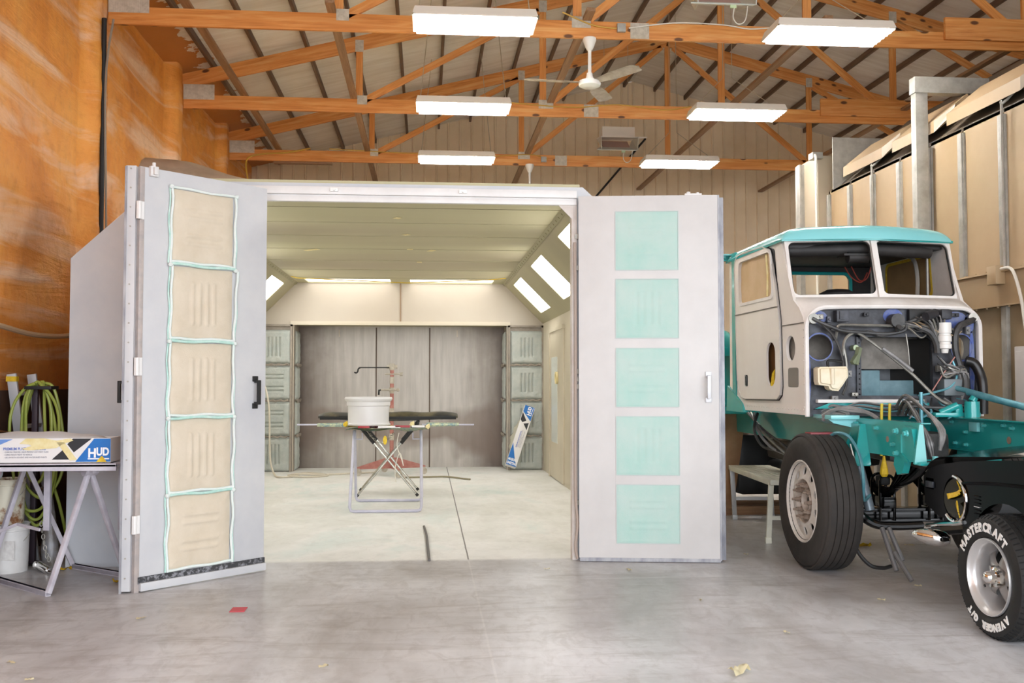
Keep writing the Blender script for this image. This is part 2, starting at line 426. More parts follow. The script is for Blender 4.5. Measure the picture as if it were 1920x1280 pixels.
# ------------------------------------------------------------------ the spray booth with its folding doors
BOOTH = thing('spray_booth', 'big white walk-in spray booth with open folding doors and mint filters', 'spray booth', (-.4, 7.87, 0))
BX0, BX1, BY0, BY1, BH, CH = -2.66, 1.85, 7.87, 15.8, 2.95, .63
def bpart(g, name, mat, **k): return g.obj(name, mat, BOOTH, **k)
bpart(G().box((BX0-.05, BY0, 0), (BX0, 16.5, BH-CH)), 'side_wall', M_SIDEWALL)
g = G().box((BX1, BY0, 0), (BX1+.05, 16.5, BH-CH)); rw = bpart(g, 'side_wall', M_SIDEWALL)
# personnel door in the right-hand wall
pd = G().box((BX1-.02, 13.3, .02), (BX1-.001, 14.75, 2.12)); pd.box((BX1-.035, 14.72, .0), (BX1, 14.78, 2.16)).box((BX1-.035, 13.25, 2.12), (BX1, 14.78, 2.17))
pdo = pd.obj('access_door', M_SIDEWALL, BOOTH)
G().box((BX1-.026, 13.88, .53), (BX1-.019, 14.52, 1.75)).obj('vision_pane', P('frosted_pane', '#d4d8cf', .25), pdo)
CW = CH*sqrt(2)
def chamfer(s):
    x1 = BX1 if s > 0 else BX0; xi = x1-s*CH
    M = frame((xi, BY0, BH), (0, 1, 0), (s*CH, 0, -CH)); q = -s    # M's z points into the booth for s > 0
    holes = [[(a, .13), (a+1.15, .13), (a+1.15, .72), (a, .72)] for a in (.9, 3.5, 6.0)]
    g = G().plate([(0, 0), (8.6, 0), (8.6, CW), (0, CW)], holes, M, .02*q)
    c = bpart(g, 'ceiling_chamfer', M_OLIVE2)
    for (a, b, *_r) in holes:
        G().box((a[0]-.02, .11, min(.012*q, .03*q)), (a[0]+1.17, .74, max(.012*q, .03*q)), 0, M).obj('light_panel', M_BOOTHLAMP, c)
        h = (.03*q, .13*q); G().box((a[0]-.05, .08, min(h)), (a[0]+1.2, .77, max(h)), .004, M).obj('light_box', M_WHITE, c)
    # angle trim along the ceiling corner with its row of rivets
    def zz(a, b): return (min(a*q, b*q), max(a*q, b*q))
    z0, z1 = zz(-.012, -.002); g = G().box((0, -.02, z0), (7.9, .045, z1), 0, M); z0, z1 = zz(-.016, -.01)
    for k in range(40): g.box((.1+k*.2, .01, z0), (.13+k*.2, .03, z1), 0, M)
    g.obj('corner_trim', P('rivet_trim_%d' % (s+1), '#9c9573', .5), c)
chamfer(1); chamfer(-1)
g = G().plate([(BX0+CH, BY0), (BX1-CH, BY0), (BX1-CH, 16.5), (BX0+CH, 16.5)], [[(-1.85, 15.2), (-.56, 15.2), (-.56, 15.78), (-1.85, 15.78)], [(-.26, 15.2), (1.03, 15.2), (1.03, 15.78), (-.26, 15.78)]], MX.Translation((0, 0, BH)), .03)
ceil = bpart(g, 'ceiling_panel', M_OLIVE)
for a in (-1.87, -.28): G().box((a, 15.18, BH+.02), (a+1.33, 15.79, BH+.05)).obj('light_panel', M_BOOTHLAMP2, ceil); G().box((a-.02, 15.16, BH+.05), (a+1.35, 15.81, BH+.15), .004).obj('light_box', M_WHITE, ceil)
g = G()
for yy in (8.9, 9.75, 10.65, 11.7, 12.8, 13.9, 14.95): g.box((BX0+CH, yy, BH-.004), (BX1-CH, yy+.012, BH))
g.obj('ceiling_seams', P('seam_edge', '#aaa384', .5), ceil)
for k, (xx, yy, s) in enumerate(((-.33, 8.45, .07), (-.28, 9.42, .06), (-.22, 10.5, .06), (-.2, 11.65, .05), (.05, 11.75, .12), (-1.35, 11.8, .2), (-.1, 12.9, .06))):
    G().box((-s/2, -.035, -.003), (s/2, .035, 0), 0, MX.Translation((xx, yy, BH-.005)) @ MX.Rotation(k*.5, 4, 'Z')).obj('tape_scrap', M_TAPE, ceil)
# yellow cord strung under the ceiling near the back
G().tube([(-2.0, 14.85, BH-.0), (-1.9, 14.8, BH-.03), (-.3, 15.0, BH-.07), (.9, 14.85, BH-.03), (1.18, 14.8, BH-.01)], .006, 6).obj('ceiling_cord', M_YTAPE, ceil)
# front wall round the opening
prof = [(BX0-.05, 0), (-2.02, 0), (-2.02, 2.81), (1.19, 2.81), (1.19, 0), (BX1+.05, 0), (BX1+.05, BH-CH+.02), (BX1-CH+.02, BH+.0), (BX0+CH-.02, BH+.0), (BX0-.05, BH-CH+.02)]
FM = frame((0, BY0+.01, 0), (1, 0, 0), (0, 0, 1), (0, -1, 0))
bpart(G().plate(prof, [], FM, .05), 'front_wall', P('grey_booth_skin', '#cfcfd0', .5, .0, '#bcc0c6', 1.2))
for yy in (8.3, 11, 13.5): pass
g = G().box((-2.06, BY0-.09, 2.855), (1.185, BY0-.03, 2.915), .004).box((-2.06, BY0-.075, 2.80), (1.185, BY0-.03, 2.842), .004).box((-2.06, BY0-.06, 2.84), (1.185, BY0-.03, 2.86))
hd = bpart(g, 'header_rail', M_WHITE)
M_ZINC = P('bracket_zinc', '#c9c6c0', .4, .6)
for xx in (-.72, .28): G().box((xx-.03, BY0-.11, 2.875), (xx+.03, BY0-.088, 2.9)).cyl((xx, BY0-.11, 2.888), (xx, BY0-.125, 2.888), .009).obj('roller_bracket', M_ZINC, hd)
for s, x0 in ((1, 1.19), (-1, -2.02)):
    g = G().box((min(x0, x0-s*.045), BY0-.06, 0), (max(x0, x0-s*.045), BY0+.04, 2.83), .004)
    M = frame((x0-s*.03, BY0-.05, 2.81), (-s, 0, 0), (0, 0, -1))
    g.plate([(0, 0), (.13, 0), (0, .13)], [], M, .012)
    j = bpart(g, 'door_jamb', P('jamb_white_%d' % (s+1), '#dcd5cf', .5, 0, '#c9bdb4', 6))
    if s > 0:
        G().tube(spl([(1.165, 7.77, 2.5), (1.17, 7.77, 1.6), (1.165, 7.77, .6), (1.18, 7.765, .3), (1.165, 7.77, .12), (1.18, 7.77, .02)], 6), .011, 7).obj('conduit', P('tan_conduit', '#a8968a', .5), j)
        for z in (2.55, 2.3, 1.48, 1.42, 1.36, .45): G().cyl((1.195, 7.8, z-.02), (1.195, 7.8, z+.02), .012, n=8).box((1.17, 7.79, z-.018), (1.22, 7.796, z+.018)).obj('door_hinge', M_GALV, j)
# rear wall: cream fascia, recess and shut rear doors
outer = [(BX0, 0), (-2.07, 0), (-2.07, 2.30), (1.27, 2.30), (1.27, 0), (BX1, 0), (BX1, BH-CH), (BX1-CH, BH), (BX0+CH, BH), (BX0, BH-CH)]
fa = bpart(G().plate(outer, [], frame((0, BY1, 0), (1, 0, 0), (0, 0, 1)), -.03), 'rear_fascia', M_FASCIA)
g = G().box((-2.12, BY1-.04, 2.285), (1.32, BY1, 2.345), .003); g.obj('lintel_strip', P('lintel_cream', '#ddd1bc', .5), fa)
G().box((-.423, BY1-.012, 2.345), (-.405, BY1, BH)).obj('fascia_seam', P('seam_brown', '#a08468', .6), fa)
bpart(G().box((-2.12, BY1+.03, 2.3), (1.32, 16.5, 2.33)), 'recess_soffit', M_OLIVE2)
g = G().box((-2.1, 16.42, 0), (-.826, 16.46, 2.30)).box((-.818, 16.42, 0), (.046, 16.46, 2.30)).box((.054, 16.42, 0), (1.3, 16.46, 2.30)).box((-2.1, 16.44, 0), (1.3, 16.5, 2.3))
WD = MX.Translation((-.4, 16.42, 0)); g.bm.transform(WD.inverted()); rd = g.obj('rear_door', M_BACKDOOR, BOOTH, W=WD)
for xx in (-.822, .05): G().box((xx-.009, 16.412, 0), (xx+.009, 16.419, 2.28)).obj('door_seam', P('seam_dark_brown', '#5c4a3e', .7) if 'seam_dark_brown' not in bpy.data.materials else bpy.data.materials['seam_dark_brown'], rd)
for xx in (-1.42, .5): G().box((xx-.008, 16.395, 2.13), (xx+.008, 16.42, 2.24)).obj('latch_tab', M_FASCIA, rd)
# quilted filters
def pad_mesh(w, h, d, vert, seed, name, mat, nz=.004, rib=.008, edge=.05):
    def fn(u, v):
        x = (u-.5)*w; z = (v-.5)*h
        e = min(min(u, 1-u)*w, min(v, 1-v)*h)/edge
        y = d*(1-(1-min(e, 1))**2)
        a, b, L = (x, z, h) if vert else (z, x, w)
        W = w if vert else h
        for c in (-.17, -.06, .06, .17) if vert else (-.23, -.12, .12, .23):
            q = (a-c*W)/.011
            if abs(b) < L*.3: y -= rib*math.exp(-q*q)
        y += nz*NZ.noise(V((x*14+seed*7, z*14, seed)))+nz*1.2*NZ.noise(V((x*4, z*4+seed, 3)))
        return V((x, -max(y, 0), z))
    return G().grid(fn, 46, 46).mesh(name, mat, 80)
QV = [pad_mesh(.53, .53, .05, True, i, 'filter_pad', M_QUILT, .008, .026) for i in range(2)]; QH = pad_mesh(.53, .53, .05, False, 3, 'filter_pad', M_QUILT, .008, .026)
QN = pad_mesh(.40, .53, .035, True, 5, 'filter_pad', M_QUILT, .007, .012)
M_FRAME = P('dusty_filter_frame', '#a59a8c', .7, 0, '#8f857a', 8)
for cx, x0, x1 in ((-2.35, -2.66, -2.09), (1.59, 1.29, 1.85)):
    g = G().box((x0, BY1-.02, 0), (x1, BY1-.003, 2.28))
    for xx in (x0, x1-.03): g.box((xx, BY1-.06, 0), (xx+.03, BY1-.003, 2.29))
    g.box((x0, BY1-.06, 2.26), (x1, BY1-.003, 2.29))
    fr = g.obj('filter_bank', M_FRAME, BOOTH)
    for r, z in enumerate((.27, .82, 1.38, 1.94)):
        m = (QV[0], QV[1], QV[0], QV[1])[r] if cx > 0 else (QV[0], QH, QH, QV[1])[r]
        put(m, 'filter_pad', fr, MX.Translation((cx+(.0 if cx > 0 else -.02), BY1-.022, z)))
        if r: 
            zz = z-.277; pts = [(x0+.05+(x1-x0-.1)*k/12, BY1-.07-.012*abs(sin(k*1.7)), zz+.012*sin(k*2.1+r)) for k in range(13)]
            G().tube(pts, .013, 6).obj('retainer_cord', M_FRAME, fr)
for s, xx in ((-1, -2.07), (1, 1.27)):   # filters on the returns of the recess
    g = G().box((min(xx, xx+s*.03), BY1+.03, 0), (max(xx, xx+s*.03), 16.42, 2.3)); fr = g.obj('return_filter_bank', M_FRAME, BOOTH)
    for r, z in enumerate((.27, .82, 1.38, 1.94)):
        put(QN, 'filter_pad', fr, MX.Translation((xx-s*.002, 16.16, z)) @ MX.Rotation(s*-pi/2, 4, 'Z'))
    for r in range(3):
        zz = .545+.555*r
        G().tube([(xx-s*.045, 15.86+.05*k, zz+.02*sin(k*2+r)) for k in range(11)], .013, 6).obj('retainer_cord', M_FRAME, fr)

# folding door leaves; a leaf's own x runs along its width, y out of its back, z up
def handle(parent, x, z, mat, L=.21, y=0., s=-1):
    g = G().box((x-.022, y, z+L/2-.02), (x+.022, y+s*.012, z+L/2+.02), .003).box((x-.022, y, z-L/2-.02), (x+.022, y+s*.012, z-L/2+.02), .003)
    g.box((x-.012, y+s*.01, z+L/2-.03), (x+.012, y+s*.05, z+L/2-.01)).box((x-.012, y+s*.01, z-L/2+.01), (x+.012, y+s*.05, z-L/2+.03))
    g.box((x-.014, y+s*.042, z-L/2+.01), (x+.014, y+s*.062, z+L/2-.01), .005)
    return g.obj('pull_handle', mat, parent, local=True)
# left unit: outer leaf folded forward, inner leaf swung back towards the opening
WA = frame((-2.0, 7.83, 0), (0, -1, 0), (1, 0, 0), (0, 0, 1))
la = G().box((0, -.015, .012), (1.0, .05, 2.85), .002).obj('door_leaf', M_DOOR, BOOTH, W=WA)
G().box((.985, -.02, .0), (1.005, -.005, 2.845)).obj('edge_strip', M_EDGE, la, local=True)
g = G()
for k in range(22): g.cyl((1.0, .018, .1+k*.13), (1.004, .018, .1+k*.13), .006, n=8)
g.obj('edge_rivets', M_GALV, la, local=True)
handle(la, .9, 1.33, M_DARK, .17, -.015, -1)
WB = frame((-1.925, 6.845, 0), (.704, .71, 0), (-.71, .704, 0), (0, 0, 1))
lb = G().box((0, 0, .095), (1.03, .045, 2.85), .002).obj('door_leaf', M_DOOR, BOOTH, W=WB)
G().box((-.004, -.006, .0), (.03, .05, 2.845), .002).obj('edge_strip', P('pinkish_worn_edge', '#c2b5ae', .5, .2, '#a9a2a0', 10), lb, local=True)
g = G().box((0.03, -.03, .008), (1.03, .0, .062), .004); sw = g.obj('bottom_sweep', M_DOOR, lb, local=True)
G().box((.02, -.012, .055), (1.03, .03, .1)).obj('rubber_seal', P('dusty_black_seal', '#3a3a3c', .7, 0, '#8b8b90', 40, .5, .62), lb, local=True)
for z in (2.55, 1.5, .45): G().cyl((-.012, -.012, z-.06), (-.012, -.012, z+.06), .016, n=10).box((-.03, -.014, z-.06), (.025, -.007, z+.06)).obj('hinge', M_WHITE, lb, local=True)
G().box((.06, -.03, 2.79), (.12, .0, 2.86), .006).cyl((.09, -.015, 2.85), (.09, -.015, 2.885), .012, n=8).box((.075, -.05, 2.80), (.105, -.02, 2.85), .004).obj('top_guide', M_WHITE, lb, local=True)
PADL = [pad_mesh(.50, .51, .022, v, 10+i, 'filter_pad', M_TAN, .003, -.012, .1) for i, v in enumerate((False, True, True, True, False))]
rows = ((2.74, 2.215), (2.2, 1.685), (1.672, 1.155), (1.145, .63), (.62, .105))
jit = random.Random(3)
for i, (z1, z0) in enumerate(rows):
    f = put(PADL[i], 'filter_pad', lb, WB @ MX.Translation((.478, -.003, (z0+z1)/2)))
    a = [(.222, z1), (.735, z1), (.735, z0), (.222, z0)]
    dx = (0, .02, -.008, .008, 0)[i]
    L = [(a[0][0]+.004*jit.random(), -.016, a[0][1]-k*(z1-z0)/8) for k in range(9)]
    def side(x, k0): return [(x+.006*sin(k*1.4+i)+(dx*(1-k/8) if x > .5 else dx*.2), -.02-.006*sin(k*.8), z1-k*(z1-z0)/8) for k in range(9)]
    g = G().tube(side(.226, 0), .009, 7).tube(side(.738, 1), .009, 7)
    if i == 0: g.tube([(.226+.51*k/8, -.02, z1+.004*sin(k)) for k in range(9)], .009, 7)
    g.tube([(.226+.51*k/8, -.02, z0+.012+.004*sin(k*1.3+i)) for k in range(9)], .010, 7)
    g.obj('retainer_cord', M_ROPE, lb, local=True)
    if i < 4: G().tube([(.215+.53*k/8, -.024, z0-.006+.005*sin(k*1.1+i*2)) for k in range(9)], .010, 7).obj('teal_cord', M_ROPET, lb, local=True)
    G().tube([(x-.012, -.012, z) for x, y, z in side(.226, 0)], .006, 6).obj('teal_cord', M_ROPET, lb, local=True)
    G().tube([(x+.014, -.012, z) for x, y, z in side(.738, 1)], .005, 6).obj('teal_cord', M_ROPET, lb, local=True)
    for xx in (.218, .742):
        G().lathe([(0, -.016), (.012, -.012), (.018, 0), (.012, .012), (0, .016)], MX.Translation((xx, -.026, z1+.002)), 10).obj('cord_knot', M_ROPE, lb, local=True)
handle(lb, .935, 1.32, M_DARK, .2, 0, -1)
# right unit: two leaves folded flat together in front of the wall
e = V((1.078, -.161, 0)).normalized(); nb = V((-e.y, e.x, 0)).normalized()
WR = frame((1.205, 7.742, 0), e, nb, (0, 0, 1))
WR2 = WR @ MX.Translation((0, .056, 0))
lr2 = G().box((0.0, 0, .012), (1.125, .05, 2.85), .002).obj('door_leaf', M_EDGE, BOOTH, W=WR2)
lr = G().box((-.015, 0, .03), (1.072, .05, 2.862), .002).obj('door_leaf', M_DOORR, BOOTH, W=WR)
G().box((1.0725, -.001, .015), (1.085, .052, 2.86)).obj('edge_strip', M_EDGE, lr, local=True)
G().box((-.01, -.004, .004), (1.075, .05, .032)).obj('bottom_sweep', M_EDGE, lr, local=True)
G().box((.82, .0, 2.862), (.95, .04, 2.875)).cyl((.85, .02, 2.87), (.85, .02, 2.89), .014, n=8).cyl((.92, .02, 2.87), (.92, .02, 2.885), .012, n=8).obj('top_guide', M_WHITE, lr, local=True)
PADR = [pad_mesh(.482, .456, .004, v, 30+i, 'filter_panel', M_TEALF, .0015, .006 if i % 2 else -.005, .02) for i, v in enumerate((False, True, False, True, False))]
for i, (z1, z0) in enumerate(((2.733, 2.277), (2.2, 1.742), (1.658, 1.205), (1.125, .675), (.594, .148))):
    put(PADR[i], 'filter_panel', lr, WR @ MX.Translation((.52, -.001, (z0+z1)/2)))
    zc = (z0+z1)/2
    G().plate(rrect(.272, .768, z0-.006, z1+.006, .004, 1), [rrect(.279, .761, z0, z1, .003, 1)], frame((0, -.002, 0), (1, 0, 0), (0, 0, 1)), .004).obj('panel_frame', P('panel_rim', '#b9c4bf', .5), lr, local=True)
handle(lr, .99, 1.357, P('whitened_handle', '#c4c4c6', .4, .3), .2, 0, -1)

# ------------------------------------------------------------------ the tan steel enclosure along the right
EX = 5.0
ENC = thing('steel_enclosure', 'tall tan sheet steel enclosure with grey studs behind the truck cab', 'enclosure', (EX, 9.5, 0))
def epart(g, name, mat, **k): return g.obj(name, mat, ENC, **k)
STUDS = (6.4, 7.01, 7.59, 8.2, 8.86, 9.46, 10.09, 10.72, 11.33, 11.95)
g = G()
for a, b in zip((5.6,)+STUDS, STUDS+(12.55,)):
    g.box((EX, a+.02, 2.36), (EX+.04, b-.02, 3.77))
g.box((EX+.03, 5.6, 2.36), (EX+.06, 12.55, 3.77)); epart(g, 'upper_panel', M_TANPANEL)
epart(G().box((EX+.005, 5.6, 0), (EX+.06, 12.55, 2.05)), 'lower_panel', M_TANLOW)
for y in STUDS:
    g = G().box((EX-.035, y-.035, 2.36), (EX, y+.035, 3.72), .003).box((EX-.02, y-.05, 2.36), (EX, y+.05, 3.72)); epart(g, 'stud', M_GALV)
    g = G().box((EX-.03, y-.04, .02), (EX+.005, y+.04, 2.05), .003); epart(g, 'lower_stud', M_GALV)
g = G().box((EX-.03, 5.6, 2.05), (EX+.03, 12.55, 2.36), .002).box((EX-.07, 5.6, 2.345), (EX, 12.55, 2.36)).box((EX-.07, 5.6, 2.05), (EX, 12.55, 2.064))
k = 5.7
while k < 12.5: g.cyl((EX-.05, k, 2.36), (EX-.05, k, 2.372), .009, n=6).cyl((EX-.05, k, 2.05), (EX-.05, k, 2.038), .009, n=6); k += .17
epart(g, 'girt', M_TANPANEL)
# chamfered roof edge with light boxes hung on it
epart(G().hexa([(EX, 5.6, 3.74), (EX+1.0, 5.6, 4.62), (EX+1.0, 11.9, 4.62), (EX, 11.9, 3.74), (EX, 5.6, 3.78), (EX+1.0, 5.6, 4.66), (EX+1.0, 11.9, 4.66), (EX, 11.9, 3.78)]), 'roof_chamfer', P('dark_tan_chamfer', '#5f5344', .6))
epart(G().box((EX+1.0, 5.6, 4.6), (EX+5.5, 11.9, 4.66)), 'roof_panel', P('dull_roof_steel', '#6f6454', .6))
for a, b in ((5.7, 7.62), (7.7, 9.05), (9.13, 10.17), (10.25, 11.42)):
    p = [(EX-.05, 3.84), (EX-.05, 3.955), (EX+.3, 4.235), (EX+.36, 4.16)]
    g = G(); M = frame((0, b, 0), (1, 0, 0), (0, 0, 1))
    g.plate(p, [], M, b-a-.16)
    lb_ = epart(g, 'light_box', M_TANPANEL)
    M2 = frame((0, a+.16, 0), (1, 0, 0), (0, 0, 1))
    G().hexa([(EX-.05, a+.16, 3.84), (EX-.05, a+.16, 3.955), (EX+.1, a+.03, 4.09), (EX+.08, a+.03, 4.0), (EX-.035, a+.175, 3.85), (EX-.035, a+.175, 3.955), (EX+.11, a+.045, 4.09), (EX+.09, a+.045, 4.0)]).obj('end_flap', P('pale_end_flap', '#cbbda8', .5), lb_)
epart(G().plate([(EX-.1, 3.72), (EX-.1, 4.36), (EX+.75, 4.36), (EX+.0, 3.78)], [], frame((0, 11.62, 0), (1, 0, 0), (0, 0, 1)), .02), 'end_plate', M_GALV)
# plenum at the far end
g = G().box((4.86, 11.97, 0), (5.6, 12.55, 4.22)); pln = epart(g, 'plenum', P('tan_plenum', '#b5a58d', .5))
G().box((4.80, 12.42, 0), (4.88, 12.58, 4.2), .004).box((4.79, 12.40, 0), (4.81, 12.5, 4.2)).obj('corner_channel', M_GALV, pln)
G().tube([(4.80, 11.88, .4), (4.80, 11.88, 4.18), (4.80, 11.93, 4.24)], .017, 8).obj('riser_pipe', M_WHITECABLE, pln)
G().box((4.77, 11.9, 4.17), (4.9, 12.05, 4.25), .005).obj('pipe_cap', M_GALV, pln)
G().cyl((4.76, 11.75, 3.10), (4.86, 11.65, 3.18), .03).obj('pipe_stub', M_DARK, pln)
for y in (8.17, 10.69):
    G().tube(spl([(EX-.06, y-.05, 2.38), (EX-.06, y-.05, 3.7), (EX-.02, y-.07, 3.83), (EX+.5, y-.15, 4.38)], 5), .012, 7).obj('conduit', M_GALV, ENC)
# galvanised gallows post
GP = thing('gallows_post', 'galvanised steel post with an arm reaching over the tan enclosure', 'post', (4.885, 9.4, 0))
G().box((4.80, 9.35, 0), (4.925, 9.45, 4.41), .004).obj('post', M_GALV, GP)
G().box((4.79, 9.34, 4.25), (5.56, 9.46, 4.41), .004).obj('arm', M_GALV, GP)
g = G().box((4.92, 9.36, 0), (4.928, 9.40, 3.72))
for k in range(16): g.cyl((4.924, 9.36, .3+k*.22), (4.924, 9.352, .3+k*.22), .008, n=6)
g.obj('bolt_flange', M_GALV, GP)
# junction box, flexible conduit and white cabinet at the right edge
JB = tag(G().box((4.88, 8.16, 2.24), (4.968, 8.30, 2.40), .006).obj('junction_box', M_TANPANEL), 'small tan electrical box on the girt of the tan enclosure', 'electrical box')
fc = G().tube(spl([(4.93, 8.16, 2.37), (4.92, 7.98, 2.34), (4.91, 7.85, 2.1), (4.90, 7.78, 1.85), (4.88, 7.7, 1.69)], 8), .014, 8).obj('flexible_conduit', M_WHITECABLE)
tag(fc, 'pale flexible conduit looping down to the white cabinet', 'conduit')
wc = thing('electrical_cabinet', 'white upright metal cabinet cut off by the right edge of the view', 'cabinet', (4.84, 7.3, 0))
G().box((4.70, 6.9, .5), (4.96, 7.62, 1.68), .01).obj('body', M_WHITE, wc)
G().box((4.69, 6.93, .54), (4.702, 7.59, 1.64), .004).obj('door', M_WHITE, wc)
G().box((4.80, 7.5, 0), (4.84, 7.54, .5)).obj('leg', M_GALV, wc); G().box((4.80, 6.95, 0), (4.84, 6.99, .5)).obj('leg', M_GALV, wc)
G().lathe([(0, 0), (.035, .0), (.03, .06), (.017, .1), (0, .1)], MX.Translation((4.88, 7.68-.1, 1.68)), 14).obj('conduit_fitting', P('fitting_chrome', '#d8d8d8', .15, 1), wc)

# ------------------------------------------------------------------ lamps, fans and heaters under the trusses
M_REFL = P('lamp_housing_white', '#e3d9cb', .45); M_TUBE = M_LAMP; M_CHAIN = P('thin_wire', '#b9ab92', .5, .3)
def lamp(x, y, label, wires):
    T = thing('fluorescent_fixture', label, 'ceiling light', (x, y, 4.75), 0, None)
    w2, d2 = .575, .24
    g = G()
    g.hexa([(-w2, -d2, 0), (w2, -d2, 0), (w2, d2, 0), (-w2, d2, 0), (-w2+.02, -d2+.03, .075), (w2-.02, -d2+.03, .075), (w2-.02, d2-.03, .075), (-w2+.02, d2-.03, .075)])
    g.box((-w2, -d2, -.012), (w2, -d2+.008, .0)).box((-w2, d2-.008, -.012), (w2, d2, 0)).box((-w2, -d2, -.012), (-w2+.01, d2, 0)).box((w2-.01, -d2, -.012), (w2, d2, 0))
    g.obj('housing', M_REFL, T, local=True)
    for k in range(6):
        yy = -d2+.045+k*.078
        g = G().cyl((-w2+.035, yy, -.018), (w2-.035, yy, -.018), .024, n=10); g.obj('tube', M_LAMP, T, local=True)
    g = G().box((-w2+.06, -d2+.02, -.004), (w2-.06, d2-.02, -.001)); g.obj('reflector', EM('bright_reflector', '#fffaf0', 2.6) if 'bright_reflector' not in bpy.data.materials else bpy.data.materials['bright_reflector'], T, local=True)
    for s in (-1, 1):
        zr = ztop(x+s*(w2-.2))+.088-4.75
        if wires == 'V': pts = [(s*(w2-.05), 0, .075), (s*.06, .35, .56), (s*.05, .37, ztop(x+s*.05)+.088-4.75)]
        else: pts = [(s*(w2-.05), 0, .075), (s*(w2-.2), .3, zr)]
        G().tube(pts, .005, 5).obj('hanging_chain', M_CHAIN, T, local=True)
    return T
for i, y in enumerate((9.2, 12.06, 14.9)):
    d = ('nearest', 'middle', 'farthest')[i]
    lamp(.435, y, '%s white tube light of the left-hand row, under the %s truss' % (d, d), 'I')
    lamp(3.85, y, '%s white tube light of the right-hand row, under the %s truss' % (d, d), 'V')
M_FAN = P('fan_white', '#ece7df', .4); M_BLADE = P('dusty_fan_blade', '#e9e1d6', .55, 0, '#cdc0b1', 12)
def fan(x, y, a0, label):
    T = thing('ceiling_fan', label, 'fan', (x, y, 4.47))
    I = MX.Identity(4)
    G().lathe([(0, .525), (.068, .525), (.07, .50), (.045, .43), (.03, .40), (.018, .39), (.018, .37), (0, .37)], I, 24).obj('canopy', M_FAN, T, local=True)
    G().lathe([(0, .46), (.019, .46), (.019, .16), (.03, .155), (.034, .12), (.05, .08), (0, .08)], I, 20).obj('down_rod', M_FAN, T, local=True)
    G().lathe([(0, .085), (.06, .085), (.11, .07), (.118, .045), (.112, .02), (.07, .0), (.03, -.008), (0, -.008)], I, 32).obj('motor', M_FAN, T, local=True)
    for k in range(3):
        R = MX.Rotation(radians(a0+120*k), 4, 'Z') @ MX.Translation((0, 0, .05)) @ MX.Rotation(radians(-10), 4, 'X')
        def fn(u, v):
            L = .10+.60*u; wd = (.045+.035*min(1, u*2.4))*(1 if u < .9 else sqrt(max(0, 1-((u-.9)/.1)**2))*.999+.001)
            return V((L, (v-.5)*2*wd, .012*(1-(2*v-1)**2)-.0))
        g = G().grid(fn, 26, 7); bmesh.ops.solidify(g.bm, geom=g.bm.faces[:], thickness=.004)
        g.obj('blade', M_BLADE, T, W=wm(T) @ R)
    return T
fan(1.69, 10.2, 185, 'white three-blade ceiling fan hanging from the nearest truss')
fan(1.69, 16.3, 150, 'small distant ceiling fan half hidden above the booth header')
M_HEAT = P('heater_enamel', '#f0e8de', .4); M_HEATG = P('heater_reflector', '#cfcdc2', .4, .1); M_CERAM = P('burner_tile', '#c9a596', .8)
def heater(dx, y, label, cat='heater'):
    T = thing('radiant_heater', label, cat, (3.1+dx, y, 5.12))
    G().box((-.26, -.05, .27), (.28, .25, .44), .01).obj('burner_box', M_HEAT, T, local=True)
    G().hexa([(-.31, -.16, .235), (.46, -.16, .235), (.34, .28, .30), (-.3, .28, .30), (-.31, -.16, .25), (.46, -.16, .25), (.34, .28, .315), (-.3, .28, .315)]).obj('canopy', M_HEAT, T, local=True)
    g = G().hexa([(-.24, -.02, .09), (.2, -.02, .09), (.2, .2, .24), (-.24, .2, .24), (-.24, -.03, .105), (.2, -.03, .105), (.2, .19, .255), (-.24, .19, .255)])
    g.obj('burner_tile', M_CERAM, T, local=True)
    g = G()
    for k in range(4): g.beam((-.24+.147*k, -.03, .088), (-.24+.147*k, .19, .238), .008, .008)
    g.beam((-.24, .08, .16), (.2, .08, .16), .008, .008); g.obj('tile_grid', M_DARK, T, local=True)
    G().hexa([(-.38, -.24, 0), (.27, -.24, 0), (.2, -.03, .07), (-.3, -.03, .07), (-.38, -.25, .01), (.27, -.25, .01), (.2, -.04, .10), (-.3, -.04, .10)]).obj('lower_reflector', M_HEATG, T, local=True)
    for s in (-1, 1): G().hexa([(s*.3, -.2, .02), (s*.31, -.2, .24), (s*.3, .24, .3), (s*.22, .2, .1), (s*.29, -.2, .02), (s*.3, -.2, .24), (s*.29, .24, .3), (s*.21, .2, .1)]).obj('side_reflector', M_HEATG, T, local=True)
    for s in (-1, 1): G().cyl((s*.2, .1, .43), (s*.2, .1, ztop(3.1+dx+s*.2)+.088-5.12), .004, n=5).obj('hanging_wire', M_CHAIN, T, local=True)
    G().box((.02, -.24, -.03), (.08, -.22, .0)).obj('tag_plate', P('pale_green_tag', '#c7d8ac', .5) if 'pale_green_tag' not in bpy.data.materials else bpy.data.materials['pale_green_tag'], T, local=True)
    G().tube(spl([(.06, -.23, -.03), (.05, -.23, -.13), (.10, -.23, -.19), (.17, -.23, -.15), (.2, -.22, 0)], 6), .006, 6).obj('cord_loop', M_WHITECABLE, T, local=True)
    return T
heater(0, 15.95, 'white overhead gas heater hanging above the farthest truss by the gable wall')
heater(-.14, 9.72, 'white overhead gas heater cut off by the top edge of the view')
